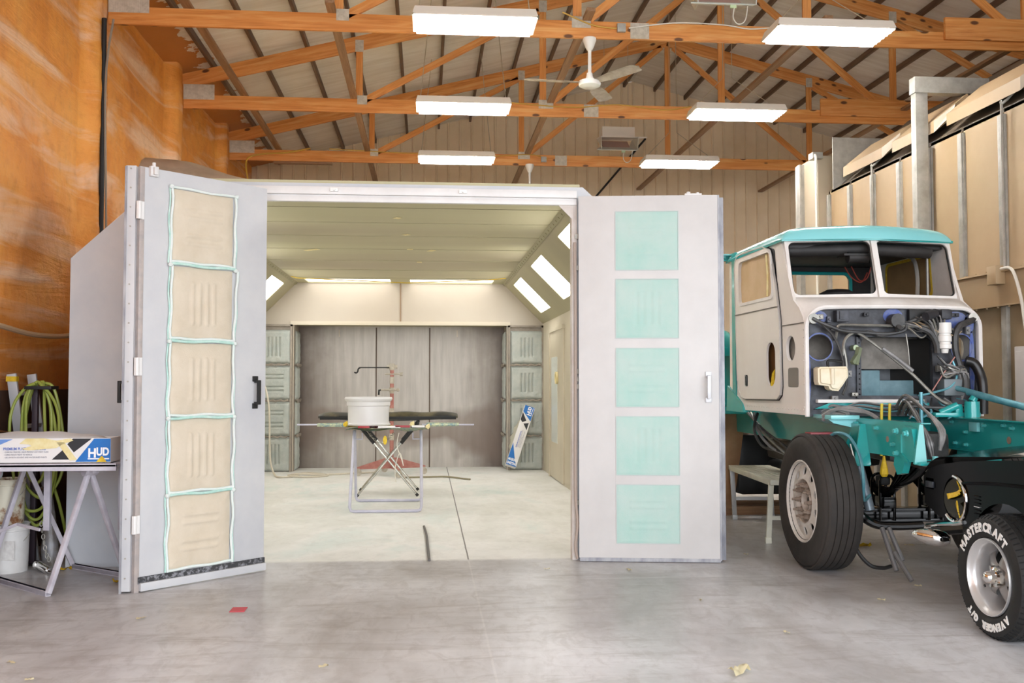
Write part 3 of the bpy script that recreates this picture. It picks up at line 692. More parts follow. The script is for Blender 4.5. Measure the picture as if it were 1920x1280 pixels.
# cables and boxes along the trusses
for i, (y, pts) in enumerate(((10.2, [(1.4, 5.25), (1.7, 5.13), (1.9, 5.10), (2.05, 5.1)]), (13.3, [(.9, 5.19), (1.3, 5.15), (2.0, 5.12), (2.6, 5.17), (3.2, 5.11), (3.6, 5.17)]),
                              (16.37, [(-1.6, 5.2), (-1.4, 5.19), (-1.2, 5.185), (-.2, 5.15), (.4, 5.175), (1.0, 5.13), (1.7, 5.17), (2.0, 5.1)]))):
    o = G().tube(spl([(a, y-.033, b) for a, b in pts], 6), .008, 6).obj('power_cable', M_WIRE); tag(o, 'yellow cable draped along the face of the %s truss' % ('nearest', 'middle', 'farthest')[i], 'cable')
o = G().tube(spl([(2.1, 10.155, 5.1), (2.6, 10.155, 5.17), (3.1, 10.155, 5.165), (3.4, 10.155, 5.13), (3.7, 10.155, 5.16)], 6), .007, 6).obj('power_cable', M_WHITECABLE); tag(o, 'white cable stapled along the top of the nearest truss', 'cable')
for (x, y, z, n) in ((2.02, 10.165, 5.10, 'nearest'), (1.93, 16.335, 5.09, 'farthest')):
    tag(G().box((x-.045, y-.03, z-.045), (x+.045, y+.012, z+.045), .006).obj('junction_box', M_GALV), 'small grey junction box screwed to the %s truss' % n, 'electrical box')
o = G().tube(spl([(-2.86, 16.2, 4.55), (-2.9, 16.2, 4.95), (-2.7, 16.3, 5.08), (-2.3, 16.33, 5.12), (-1.9, 16.33, 5.2)], 6), .014, 6).obj('power_cable', M_WIRE); tag(o, 'thick cable bundle bending from the foam wall onto the far truss', 'cable')
o = G().tube([(-3.19, 10.03, .02), (-3.19, 10.03, 4.99)], .025, 8).obj('wall_conduit', M_DARK); tag(o, 'dark vertical conduit on the orange foam wall', 'conduit')
o = G().tube(spl([(-3.17, 10.0, .5), (-3.13, 10.0, 2.6), (-3.16, 10.0, 4.3), (-3.1, 10.02, 4.98)], 6), .012, 6).obj('wall_cable', P('grey_cable', '#8a7f72', .5)); tag(o, 'grey cable hanging beside the dark conduit on the foam wall', 'cable')
# slack steel tie rods in front of the gable
for i, (a, b) in enumerate((((2.6, 19.235, 4.2), (4.3, 19.235, 6.2)),)):
    o = G().cyl(a, b, .02, n=8).obj('tie_rod', M_DARK); tag(o, 'thin dark rod slanting across the ribbed gable wall', 'rod')
# limp plastic duct lying on the booth roof
def fn(u, v):
    x = -2.5+1.7*u; a = pi*v
    h = .42-.28*u+.03*sin(u*9)
    return V((x, 9.2+.5*cos(a)*1., 2.99+max(0, sin(a))*h+.012*NZ.noise(V((x*5, v*6, 2)))))
o = G().grid(fn, 30, 14).obj('plastic_duct', P('cloudy_plastic', '#a8927c', .3, 0, '#8d7a66', 5)); tag(o, 'limp cloudy plastic duct lying on the roof of the spray booth', 'duct')

# ------------------------------------------------------------------ the truck cab and chassis under repair
M_TEAL = P('teal_truck_paint', '#2a9f9c', .2, 0, coat=.4); M_TEALR = P('light_teal_roof_paint', '#86cfd2', .22, 0, coat=.4)
M_TEALD = P('dusty_teal_paint', '#2a8e8e', .4, 0, '#226f70', 5); M_PRIMER = P('white_primer', '#e9e4df', .6, 0, '#d9d2cc', 4, rv=.1)
M_BARE = m_overspray('sanded_aluminium', '#e0d8d0', '#e9e2db', '#bfb5ab', .5, 1.6, (1, 1, .5), .6)
M_FIREW = P('sooty_firewall', '#2c2c30', .5, .1, '#5a5d66', 5, .45, .75); M_BLUE = P('old_blue_paint', '#44589c', .5, 0, '#6f7691', 14, .4, .62)
M_HOSE = P('black_hose', '#2c2b2b', .5, 0, '#4c4a48', 9); M_GHOSE = P('grey_hose', '#8d8a88', .5, 0, '#6f6d6c', 9); M_LINE = P('worn_metal_line', '#7c7a74', .4, .5, '#9d998f', 10)
M_RUB = P('tyre_rubber', '#252220', .72, 0, '#3a3531', 3, bump=.1, bs=60); M_WHEELW = P('white_steel_wheel', '#dedad4', .45, 0, '#c6beb4', 6)
M_LUG = P('rusty_lug_nut', '#a39284', .6, .1, '#7d6a5b', 20); M_GLOSSB = P('gloss_black_paint', '#060606', .16, 0); M_TEALG = P('teal_dusted_steel', '#6fa9b4', .4, .3, '#4d8a98', 8)
M_TEALB = P('teal_bolt_paint', '#4fb0ae', .3)
M_CHROME = P('chrome', '#e4e2e0', .08, 1.0); M_ORANGE = P('inner_door_brown', '#9a6a3c', .6)
TR = thing('semi_truck', 'long-nose truck cab with teal roof, stripped of its hood and windows', 'truck', (3.62, 7.9, 0))
def tp(g, name, mat, parent=TR, **k): return g.obj(name, mat, parent, **k)
CX = 3.62
SX = {-1: 2.91, 1: 4.33}
YZ = lambda x: frame((x, 0, 0), (0, 1, 0), (0, 0, 1))         # plate plane: (y, z) at x, thickness towards +x
door = [(9.16, 2.46), (9.14, 2.53), (9.08, 2.57), (8.9, 2.585), (8.36, 2.565), (8.23, 2.53), (8.17, 2.46), (8.05, 2.2), (7.965, 1.9), (7.945, 1.36), (7.965, 1.29), (8.04, 1.25), (8.87, 1.24), (8.98, 1.25), (9.05, 1.30), (9.1, 1.42)]
win = rrect(8.18, 9.02, 2.12, 2.5, .06, 5); win = [(y-(2.5-z)*.12 if y < 8.6 else y, z) for y, z in win]
slot = rrect(8.08, 8.29, 1.36, 1.73, .1, 7)
side = [(7.46, 1.14), (7.46, 1.80), (7.50, 1.90), (7.58, 1.98), (7.70, 2.05), (7.78, 2.2), (7.93, 2.52), (8.0, 2.585), (9.36, 2.60), (9.38, 1.2), (9.3, 1.14)]
for s in (-1, 1):
    holes = [circ(7.77, 1.665, .102)] + [[(y, z) for y, z in win]]
    if s < 0: holes.append(rrect(8.04, 8.52, 1.33, 1.76, .06, 5))
    tp(G().plate(side, holes, YZ(SX[s]), .025 if s < 0 else -.025), 'cab_side', M_BARE if s < 0 else M_PRIMER)
tp(G().plate([(8.56+(y-8.56)*1.014, 1.9+(z-1.9)*1.012) for y, z in door], [rrect(8.1, 9.1, 2.05, 2.52, .05, 3), rrect(8.05, 8.40, 1.34, 1.75, .05, 3)], YZ(SX[-1]-.004), .006), 'door_gap', bpy.data.materials.get('black_rubber'))
d = tp(G().plate(door, [win, slot, rrect(8.80, 8.885, 1.355, 1.46, .012, 3)], YZ(SX[-1]-.016), .016), 'door', M_BARE)
G().plate(door, [[(8.55+(y-8.55)*.985, 1.9+(z-1.9)*.988) for y, z in door]], YZ(SX[-1]-.022), .02).obj('door_edge', P('door_edge_bright', '#cfcac4', .4, .3), d)
fr = [(8.58+(y-8.58)*1.07, 2.31+(z-2.31)*1.14) for y, z in win]
G().plate(fr, [win], YZ(SX[-1]-.024), .01).obj('window_surround', M_PRIMER, d)
def fn(u, v): return V((SX[-1]+.004+.006*NZ.noise(V((u*5, v*6, 1))), 8.02+1.02*u, 2.1+.42*v))
G().grid(fn, 14, 10).obj('masking_paper', P('masking_paper', '#cdb18c', .75, 0, '#c1a37b', 4), d)
G().tube([(SX[-1]+.002, 8.3, 2.13), (SX[-1]+.0, 8.28, 2.3), (SX[-1]+.002, 8.32, 2.49)], .013, 5).obj('tape_strip', M_TAPE, d)
G().box((SX[-1]+.0, 8.80, 1.35), (SX[-1]+.02, 8.89, 1.465)).obj('latch_recess', M_DARK, d); G().box((SX[-1]-.02, 8.825, 1.365), (SX[-1]-.005, 8.86, 1.45), .004).obj('latch_handle', M_GLOSSB, d)
G().box((SX[-1]+.06, 7.98, 1.27), (SX[-1]+.07, 8.9, 1.8)).obj('inner_panel', M_ORANGE, d)
G().grid(lambda u, v: V((SX[-1]+.0-.012*sin(u*9+v*3), 8.12+.11*u, 1.375+.13*v*(1-.5*u)+.02*sin(u*7))), 9, 7).obj('tape_wad', M_YTAPE, d)
g = G().beam((SX[-1]-.02, 9.14, 2.02), (SX[-1]-.02, 7.99, 2.02), .004, .008); g.obj('panel_seam', P('seam_dark', '#6b645c', .6), d)
g = G().box((SX[-1]-.006, 7.48, 1.853), (SX[-1]-.001, 7.95, 1.86)); tp(g, 'cowl_seam', bpy.data.materials['seam_dark'])
g = G()
for i in range(14): g.box((SX[-1]-.004, 7.605+.0, 1.36+i*.0106), (SX[-1]-.001, 7.82, 1.365+i*.0106))
g.plate(rrect(7.60, 7.825, 1.355, 1.51, .03, 4), [], YZ(SX[-1]-.0015), .001); tp(g, 'side_vent', P('vent_grey', '#8f8b86', .5, .3))
g = G()
for i in range(22): g.lathe([(.007, 0), (.005, .004), (0, .005)], frame((SX[-1], 7.5+i*.065, 1.18), (0, 1, 0), (0, 0, 1), (-1, 0, 0)), 6)
for i in range(11): g.lathe([(.007, 0), (.005, .004), (0, .005)], frame((SX[-1], 7.49, 1.2+i*.06), (0, 1, 0), (0, 0, 1), (-1, 0, 0)), 6)
tp(g, 'rivet_row', M_BARE)
# teal rear corner, sill and mirror bracket
g = G()
for k in range(5):
    a = radians(k*22.5); b = radians((k+1)*22.5); r = .14
    g.hexa([(SX[-1]+r-r*cos(a)-.01, 9.25+r*sin(a), 1.12), (SX[-1]+r-r*cos(b)-.01, 9.25+r*sin(b), 1.12), (SX[-1]+r-r*cos(b)+.02, 9.23+r*sin(b), 1.12), (SX[-1]+r-r*cos(a)+.02, 9.23+r*sin(a), 1.12)] +
           [(SX[-1]+r-r*cos(a)-.01, 9.25+r*sin(a), 2.62), (SX[-1]+r-r*cos(b)-.01, 9.25+r*sin(b), 2.62), (SX[-1]+r-r*cos(b)+.02, 9.23+r*sin(b), 2.62), (SX[-1]+r-r*cos(a)+.02, 9.23+r*sin(a), 2.62)])
g.box((SX[-1]-.012, 9.16, 1.12), (SX[-1]+.01, 9.26, 2.62)); tp(g, 'rear_corner', M_TEAL)
tp(G().hexa([(SX[-1]-.03, 8.9, 1.12), (SX[-1]+.02, 8.9, 1.12), (SX[-1]+.02, 9.4, 1.12), (SX[-1]-.03, 9.4, 1.12), (SX[-1]-.01, 8.98, 1.2), (SX[-1]+.02, 8.98, 1.2), (SX[-1]+.02, 9.4, 1.36), (SX[-1]-.02, 9.4, 1.36)]), 'rear_sill', M_TEAL)
g = G().box((2.70, 9.36, 2.56), (2.96, 9.42, 2.575)).box((2.70, 9.36, 2.615), (2.96, 9.42, 2.63)).box((2.70, 9.40, 2.56), (2.96, 9.42, 2.63)).cyl((2.86, 9.35, 2.595), (2.86, 9.37, 2.595), .012)
tp(g, 'mirror_bracket', M_TEAL)
# roof: shallow dome with a creased prow
def rf(u, v):
    a = -cos(pi*u); b = -cos(pi*v)
    x = CX+a*.728; yf = 7.755+.13*abs(a)**1.5; y = yf+(9.42-yf)*(b+1)/2
    h = (1-abs(a)**11)**.5*(1-max(0, -b)**16)**.5*(1-max(0, b)**18)**.5
    return V((x, y, 2.555+.135*h*(1-.16*abs(a)**1.5)-.012*(b+1)/2))
g = G().grid(rf, 60, 44); rfm = tp(g, 'roof', M_TEALR, angle=60)
g = G().plate([(CX-.73, 7.885), (CX, 7.757), (CX+.73, 7.885), (CX+.73, 9.42), (CX-.73, 9.42)], [], MX.Translation((0, 0, 2.545)), .02); g.obj('roof_gutter', M_TEAL, rfm)
for x in (3.2, 4.02): G().lathe([(.04, 0), (.034, .018), (0, .02)], MX.Translation((x, 8.25, 2.665)), 14).obj('marker_lamp', M_TEALR, rfm)
# split windscreen frames
for s in (-1, 1):
    o = V((CX, 7.655, 2.06)); ob = V((CX+s*.70, 7.745, 2.05)); ti = V((CX, 7.81, 2.57)); to = V((CX+s*.70, 7.95, 2.55))
    ex = (ob-o).normalized(); M = frame(o, ex, (ti-o)); Mi = M.inverted()
    def q(p): r = Mi @ p; return (r.x, r.y)
    outer = [q(o), q(ob), q(to), q(ti)]
    W_ = outer[1][0]; Hh = outer[3][1]
    hole = rrect(.03, W_-.02, .045, Hh-.022, .05, 5); hole = [(x+y*((outer[3][0]) / Hh)*.6*(1-x/W_)+y*.02*(x/W_), y) for x, y in hole]
    wf = tp(G().plate(outer, [hole], M, .03 if (M.to_3x3() @ V((0, 0, 1))).y > 0 else -.03), 'windscreen_frame', M_PRIMER)
    n = (M.to_3x3() @ V((0, 0, 1))); n = n if n.y > 0 else -n
    G().tube([M @ V((x, y, 0))+n*.02 for x, y in hole], .01, 6, closed=True).obj('gasket', M_DARK, wf)
g = G().beam((CX, 7.648, 2.06), (CX, 7.81, 2.585), .05, .03, up=(0, -1, .3), bev=.006); tp(g, 'centre_pillar', M_PRIMER)
# cowl between windscreen and firewall flange
def rimz(x):
    d = abs(x-CX); hw = .70
    if d > hw-.16: t = (d-(hw-.16))/.16; return 1.82+.155*sqrt(max(0, 1-t*t))
    return 1.975+.008*(1-(d/(hw-.16))**2)
def cw(u, v):
    x = CX+.708*sin(pi*(u-.5)); dd = abs(x-CX)/.708
    A = V((x, 7.655+.095*dd, 2.075)); B = V((x, 7.455, rimz(x))); m = (A+B)/2+V((0, -.03, .035*(1-dd*.3)))
    return A*(1-v)**2+m*2*v*(1-v)+B*v*v
tp(G().grid(cw, 60, 12), 'cowl', M_PRIMER, angle=70)
rim = [(CX-.70, 1.13), (CX-.70, 1.82)]+[(CX-.70+.16-.16*cos(radians(t)), 1.82+.155*sin(radians(t))) for t in range(10, 91, 10)]
rim += [(CX-.3, 1.981), (CX, 1.984), (CX+.3, 1.981)] + [(CX+.70-.16+.16*cos(radians(t)), 1.82+.155*sin(radians(t))) for t in range(90, 0, -10)]+[(CX+.70, 1.82), (CX+.70, 1.13)]
tp(G().tube([(x, 7.455, z) for x, z in rim], .019, 8), 'firewall_flange', M_PRIMER)
XZ = lambda y: frame((0, y, 0), (1, 0, 0), (0, 0, 1))          # plate plane (x, z) at y; thickness t runs to -y
fout = [(x*1.0, z) for x, z in rim]
rec = [(3.37, 1.29), (3.37, 1.70), (3.385, 1.735), (3.42, 1.75), (3.9, 1.75), (3.945, 1.72), (3.95, 1.29)]
fw = tp(G().plate(fout, [circ(3.035, 1.663, .1), circ(4.187, 1.675, .085, 28, .1), rec], XZ(7.49), -.012), 'firewall', M_FIREW)
for cx, rx in ((3.035, .1), (4.187, .085)):
    G().plate(circ(cx, 1.668, rx+.009, 28, .111), [circ(cx, 1.668, rx, 28, .1)], XZ(7.488), .004).obj('hole_rim', M_BLUE, fw)
g = G()
for (a, b, c, e) in ((2.95, 1.90, 3.08, 1.95), (4.0, 1.9, 4.27, 1.955), (3.56, 1.86, 3.7, 1.95), (4.26, 1.2, 4.29, 1.75), (2.93, 1.3, 2.95, 1.6), (3.72, 1.84, 3.86, 1.865)):
    pass
def blot(cx, cz, rx, rz, sd):
    return [(cx+rx*cos(t*.4488)*(1+.25*NZ.noise(V((t, sd, 1)))), cz+rz*sin(t*.4488)*(1+.3*NZ.noise(V((t, sd, 5))))) for t in range(14)]
for i, (cx, cz, rx, rz) in enumerate(((3.03, 1.90, .07, .05), (3.63, 1.91, .08, .06), (4.14, 1.88, .10, .07), (4.27, 1.55, .022, .25), (2.945, 1.42, .02, .2), (3.76, 1.83, .08, .018), (4.25, 1.85, .04, .08))):
    G().plate(blot(cx, cz, rx, rz, i), [], XZ(7.4895), .002).obj('paint_patch', M_BLUE, fw)
# recess behind the opening (engine tunnel) with its step
g = G().box((3.36, 7.86, 1.26), (3.96, 7.88, 1.77)).box((3.35, 7.5, 1.26), (3.37, 7.88, 1.77)).box((3.95, 7.5, 1.26), (3.97, 7.88, 1.77)).box((3.36, 7.5, 1.75), (3.96, 7.88, 1.77)).box((3.36, 7.5, 1.25), (3.96, 7.88, 1.275))
tun = tp(g, 'engine_tunnel', P('tunnel_grey', '#55585c', .5, .1, '#3a3d40', 4))
G().box((3.37, 7.66, 1.275), (3.60, 7.86, 1.49), .01).box((3.60, 7.7, 1.275), (3.93, 7.86, 1.41), .01).obj('tunnel_step', P('teal_dusted_step', '#6f8f97', .5, 0, '#4f7079', 5), tun)
G().grid(lambda u, v: V((3.78+.16*u, 7.52+.34*(1-u)**.5, 1.3+.44*v)), 10, 4).obj('tunnel_liner', M_DARK, tun)
tp(G().box((3.0, 7.44, 1.235), (3.86, 7.56, 1.262), .004), 'lower_lip', M_PRIMER)
tp(G().hexa([(2.98, 7.46, 1.19), (3.9, 7.46, 1.20), (3.9, 7.6, 1.20), (2.98, 7.6, 1.16), (3.1, 7.46, 1.235), (3.9, 7.46, 1.235), (3.9, 7.6, 1.235), (3.1, 7.6, 1.235)]), 'lip_skirt', M_TEAL)
# cab interior
M_INT = P('cab_interior_black', '#1d1b1a', .6, 0, '#302d2b', 5)
tp(G().plate([(2.95, 1.2), (4.29, 1.2), (4.29, 2.58), (2.95, 2.58)], [rrect(3.03, 4.08, 2.02, 2.44, .07, 5)], XZ(9.3), -.04), 'rear_wall', M_INT)
tp(G().tube([(x, 9.28, z) for x, z in rrect(3.03, 4.08, 2.02, 2.44, .07, 5)], .018, 7, closed=True), 'rear_window_frame', M_TEAL)
tp(G().box((2.95, 7.95, 2.50), (4.29, 9.3, 2.545), .01).tube([(2.98, 8.02, 2.485), (3.62, 7.93, 2.495), (4.2, 8.0, 2.485)], .055, 12), 'headliner', M_INT)
tp(G().cyl((3.45, 7.9, 2.42), (3.62, 7.9, 2.42), .045).box((3.40, 7.85, 2.43), (3.66, 8.0, 2.45), .006), 'roof_console', M_INT)
tp(G().box((2.95, 7.6, 1.14), (4.29, 9.3, 1.2)), 'cab_floor', M_INT)
tp(G().hexa([(2.95, 7.72, 1.5), (4.29, 7.72, 1.5), (4.29, 8.05, 1.5), (2.95, 8.05, 1.5), (2.95, 7.76, 2.06), (4.29, 7.76, 2.06), (4.29, 8.0, 2.06), (2.95, 8.0, 2.06)]), 'dashboard', P('dusty_dashboard', '#8b847b', .7, 0, '#6d665e', 8))
g = G().box((3.42, 7.95, 2.05), (3.72, 8.1, 2.11), .02)
for k in range(8): g.box((3.46+k*.03, 7.94, 2.065), (3.475+k*.03, 7.952, 2.095))
tp(g, 'instrument_hood', P('dash_grey', '#a8a096', .6))
tp(G().lathe([(0, 0), (.15, 0), (.17, .04), (.15, .1), (.09, .13), (0, .14)], MX.Translation((3.53, 8.3, 2.06)), 24), 'seat_headrest', M_INT)
st = G().tube([(4.0+.2*cos(2*pi*k/28), 8.25+.07*sin(2*pi*k/28), 2.09+.17*sin(2*pi*k/28)*.25) for k in range(28)], .014, 8, closed=True); tp(st, 'steering_wheel', M_DARK)
tp(G().tube([(SX[1]-.03+.0*k, 8.22, 1.9+.6*k/6) for k in range(7)], .012, 6).tube(spl([(4.22, 8.28, 1.95), (4.22, 8.24, 2.3), (4.23, 8.4, 2.5), (4.24, 9.0, 2.52)], 5), .018, 7), 'window_channel', P('channel_grey', '#9c9790', .4, .4))
tp(G().plate(win, [], YZ(SX[1]-.02), .004), 'masked_window', P('brown_masking_paper', '#9c7c52', .7, 0, '#8d6e47', 5))
wn = [(8.58+(y-8.58)*.93, 2.31+(z-2.31)*.86) for y, z in win]
tp(G().plate(win, [wn], YZ(SX[1]-.026), .003), 'window_tape', M_YTAPE)
tp(G().box((2.96, 8.6, 1.2), (3.25, 8.9, 2.0), .04), 'seat_back', M_INT)
for pts in ([(3.86, 8.9, 2.46), (3.9, 8.85, 2.36), (3.97, 8.8, 2.31), (4.03, 8.8, 2.40)], [(3.9, 8.85, 2.46), (3.95, 8.8, 2.33), (4.0, 8.75, 2.34), (4.02, 8.7, 2.44)]):
    tp(G().tube(spl(pts, 5), .006, 5), 'loose_wire', P('red_wire', '#a8483c', .5) if 'red_wire' not in bpy.data.materials else bpy.data.materials['red_wire'])
# things bolted to the firewall
fy = 7.44
g = G().plate([(2.965, 1.50), (2.985, 1.512), (3.19, 1.515), (3.20, 1.49), (3.203, 1.437), (3.165, 1.38), (3.125, 1.328), (3.075, 1.332), (3.055, 1.345), (3.048, 1.365), (2.975, 1.375), (2.966, 1.40)], [], XZ(7.455), .12)
bmesh.ops.bevel(g.bm, geom=[e for e in g.bm.edges if len(e.link_faces) == 2 and e.calc_face_angle(0) > .25], offset=.016, segments=3, affect='EDGES')
g.tube([(3.075, 7.34, 1.38), (3.07, 7.335, 1.50)], .02, 8)
rs = tp(g, 'washer_reservoir', P('yellowed_white_plastic', '#e4d7bd', .45, 0, '#d8c6a2', 6), angle=50)
G().tube(spl([(3.05, 7.36, 1.51), (3.05, 7.35, 1.56), (3.16, 7.35, 1.55)], 5), .01, 6).obj('reservoir_cap', M_DARK, rs)
I2 = MX.Translation((4.0, 7.40, 1.62))
g = G().lathe([(0, .235), (.05, .235), (.052, .22), (.052, .155), (.045, .15), (.045, .138), (.052, .133), (.052, .09), (.044, .085), (.044, .072), (.052, .067), (.052, .035), (.03, .03), (.025, .0), (0, 0)], I2, 24); tp(g, 'filter_canister', P('pale_canister', '#e2ded8', .35))
tp(G().box((3.15, 7.42, 1.86), (3.25, 7.49, 1.95), .006).box((3.17, 7.41, 1.88), (3.21, 7.43, 1.94)), 'relay_box', M_FIREW)
tp(G().cyl((3.62, 7.38, 1.87), (3.62, 7.47, 1.87), .055).cyl((3.62, 7.36, 1.82), (3.62, 7.40, 1.80), .02), 'regulator_valve', M_HOSE)
tp(G().box((3.74, 7.44, 1.86), (4.0, 7.50, 1.965), .02), 'heater_mount', M_DARK)
tp(G().box((3.96, 7.36, 1.88), (4.05, 7.49, 1.96), .02).cyl((3.83, 7.36, 1.90), (3.93, 7.4, 1.93), .035), 'brake_valve', M_FIREW)
tp(G().cyl((2.97, 7.43, 1.885), (2.97, 7.49, 1.885), .04).cyl((4.25, 7.42, 1.9), (4.27, 7.49, 1.9), .035), 'corner_grommet', M_LINE)
tp(G().cyl((3.29, 7.40, 1.66), (3.29, 7.47, 1.66), .022).beam((3.31, 7.39, 1.66), (3.27, 7.37, 1.53), .035, .03).beam((3.29, 7.38, 1.6), (3.24, 7.36, 1.54), .035, .03), 'brass_fitting', P('green_brass', '#8f9a7e', .45, .5))
def hose(pts, r, mat, name='hose', n=6, seg=7, parent=TR): return tp(G().tube(spl(pts, n), r, seg), name, mat, parent)
hose([(3.158, 7.47, 1.72), (3.155, 7.43, 1.80), (3.165, 7.42, 1.832), (3.25, 7.42, 1.836), (3.6, 7.42, 1.83), (3.94, 7.41, 1.824)], .011, M_LINE, 'fuel_line')
hose([(2.96, 7.43, 1.886), (3.02, 7.42, 1.853), (3.12, 7.41, 1.812), (3.2, 7.41, 1.788), (3.38, 7.42, 1.776), (3.55, 7.42, 1.768), (3.68, 7.41, 1.794), (3.71, 7.42, 1.85), (3.78, 7.42, 1.88)], .014, M_HOSE)
hose([(3.1, 7.42, 1.80), (3.3, 7.42, 1.77), (3.42, 7.42, 1.79), (3.5, 7.42, 1.75), (3.66, 7.42, 1.80), (3.70, 7.42, 1.87)], .009, M_HOSE)
hose([(3.02, 7.43, 1.857), (3.12, 7.42, 1.75), (3.18, 7.42, 1.62), (3.2, 7.42, 1.50), (3.22, 7.42, 1.39), (3.18, 7.4, 1.30)], .010, M_HOSE)
hose([(3.2, 7.44, 1.60), (3.205, 7.43, 1.69), (3.23, 7.42, 1.745), (3.3, 7.42, 1.777), (3.4, 7.42, 1.72), (3.5, 7.41, 1.645), (3.72, 7.38, 1.462), (3.93, 7.34, 1.255), (4.14, 7.3, 1.188)], .012, M_LINE, 'fuel_line')
hose([(3.5, 7.40, 1.655), (3.6, 7.38, 1.58), (3.72, 7.36, 1.48)], .016, M_GHOSE)
hose([(3.205, 7.44, 1.68), (3.225, 7.43, 1.55), (3.225, 7.43, 1.42)], .011, M_LINE, 'fuel_line')
hose([(4.27, 7.44, 1.888), (4.2, 7.42, 1.86), (4.13, 7.41, 1.83), (4.09, 7.40, 1.76), (4.09, 7.40, 1.64), (4.11, 7.38, 1.52), (4.14, 7.36, 1.42), (4.13, 7.34, 1.33)], .026, M_HOSE)
hose([(4.18, 7.42, 1.56), (4.235, 7.40, 1.54), (4.27, 7.38, 1.46), (4.278, 7.36, 1.36), (4.278, 7.36, 1.15)], .038, P('exhaust_black', '#262423', .35, .3), 'intake_pipe', 6, 14)
hose([(4.063, 7.40, 1.56), (4.085, 7.38, 1.45), (4.02, 7.36, 1.36), (3.9, 7.36, 1.32), (3.76, 7.36, 1.29)], .009, M_TEALG)
hose([(4.065, 7.37, 1.59), (3.97, 7.37, 1.46), (3.88, 7.37, 1.33)], .005, P('pink_wire', '#b07a70', .5), 'loose_wire')
hose([(3.70, 7.42, 1.77), (3.712, 7.41, 1.65), (3.72, 7.41, 1.53)], .005, M_LINE, 'loose_wire')
for k in range(9):
    hose([(3.93+.02*(k % 3), 7.38, 1.60-.02*k), (3.98+.03*(k % 4), 7.35, 1.53-.025*(k % 5)), (4.06+.012*k, 7.35, 1.50-.02*(k % 3)), (4.12, 7.38, 1.42-.02*k)], .008, (M_HOSE, M_LINE, M_GHOSE)[k % 3], 'wiring_strand', 5, 5)
for k in range(6): hose([(3.78+.04*k, 7.42, 1.9), (3.84+.03*k, 7.38, 1.86+.01*k), (3.9+.02*k, 7.4, 1.80-.01*k), (3.93+.015*k, 7.41, 1.72)], .007, (M_HOSE, M_GHOSE, M_LINE)[k % 3], 'wiring_strand', 5, 5)
hose([(3.80, 7.42, 1.82), (3.88, 7.40, 1.78), (3.93, 7.40, 1.70), (3.94, 7.40, 1.62)], .024, M_HOSE)
tp(G().box((3.97, 7.36, 1.29), (4.13, 7.48, 1.42), .01), 'pedal_box', P('dull_pedal_box', '#6c7376', .5, .2))
tp(G().cyl((4.06, 7.42, 1.36), (4.12, 7.2, 1.315), .02).cyl((4.10, 7.25, 1.32), (4.37, 6.45, 1.145), .026).cyl((4.37, 6.45, 1.145), (4.40, 6.36, 1.125), .02), 'steering_shaft', M_TEALG)
# ---- chassis
def rail(x, s, y0):
    g = G()
    g.box((x-.004, y0, .885), (x+.004, 11.5, 1.13)).box((min(x, x+s*.07), y0, 1.122), (max(x, x+s*.07), 11.5, 1.13)).box((min(x, x+s*.07), y0, .885), (max(x, x+s*.07), 11.5, .893))
    r = tp(g, 'frame_rail', M_TEALD if False else M_TEAL)
    return r
RL = rail(3.2, 1, 6.24); RR = rail(4.06, -1, 6.24)
def bolt(p, d, r, parent, mat=None, name='frame_bolt'):
    p = V(p); d = V(d); G().cyl(p, p+d*.012, r*1.3, n=10).cyl(p+d*.012, p+d*.03, r, n=6).obj(name, mat or M_TEALB, parent)
for y, z in ((7.18, 1.09), (6.85, 1.07), (6.6, .97), (7.3, .95)): bolt((3.196, y, z), (-1, 0, 0), .012, RL)
G().plate(circ(6.70, 1.0, .022, 14), [], YZ(3.195), .002).obj('rail_hole', M_LUG, RL)
for y, z in ((7.4, 1.09), (7.35, .93), (7.2, .925), (6.95, 1.08), (6.7, 1.09), (6.6, 1.075), (6.3, 1.06), (6.35, .93), (6.25, .92), (7.2, 1.02)): bolt((4.064-.008, y, z), (-1, 0, 0), .011, RR)
G().plate(circ(6.65, .99, .026, 14), [], YZ(4.05), .002).obj('rail_hole', M_LUG, RR)
G().box((4.03, 7.02, 1.03), (4.056, 7.13, 1.10), .004).obj('clip_plate', M_TEALR, RR)
G().box((4.0, 6.9, .80), (4.15, 7.25, .885), .01).obj('gear_box_foot', M_TEAL, RR)
# brackets on the near rail
def hanger(y, w, zb, name='spring_hanger'):
    g = G()
    g.plate([(y-w, zb), (y+w, zb), (y+w*.55, 1.09), (y-w*.45, 1.09)], [], YZ(3.155), .04)
    g.hexa([(3.07, y-w-.008, zb), (3.2, y-w-.008, zb), (3.2, y-w+.008, zb), (3.07, y-w+.008, zb), (3.16, y-w*.5-.008, 1.09), (3.2, y-w*.5-.008, 1.09), (3.2, y-w*.5+.008, 1.09), (3.16, y-w*.5+.008, 1.09)])
    g.hexa([(3.09, y+w-.008, zb), (3.2, y+w-.008, zb), (3.2, y+w+.008, zb), (3.09, y+w+.008, zb), (3.17, y+w*.5-.008, 1.08), (3.2, y+w*.5-.008, 1.08), (3.2, y+w*.5+.008, 1.08), (3.17, y+w*.5+.008, 1.08)])
    g.box((3.06, y-w, zb-.01), (3.2, y+w, zb+.012), .004)
    return tp(g, name, M_TEAL, RL)
hanger(7.13, .15, .80)
g = G().plate([(6.47, .775), (6.52, .84), (6.49, .95), (6.44, 1.08), (6.36, 1.108), (6.26, 1.09), (6.23, .99), (6.20, .88), (6.36, .87), (6.40, .79)], [], YZ(3.15), .045)
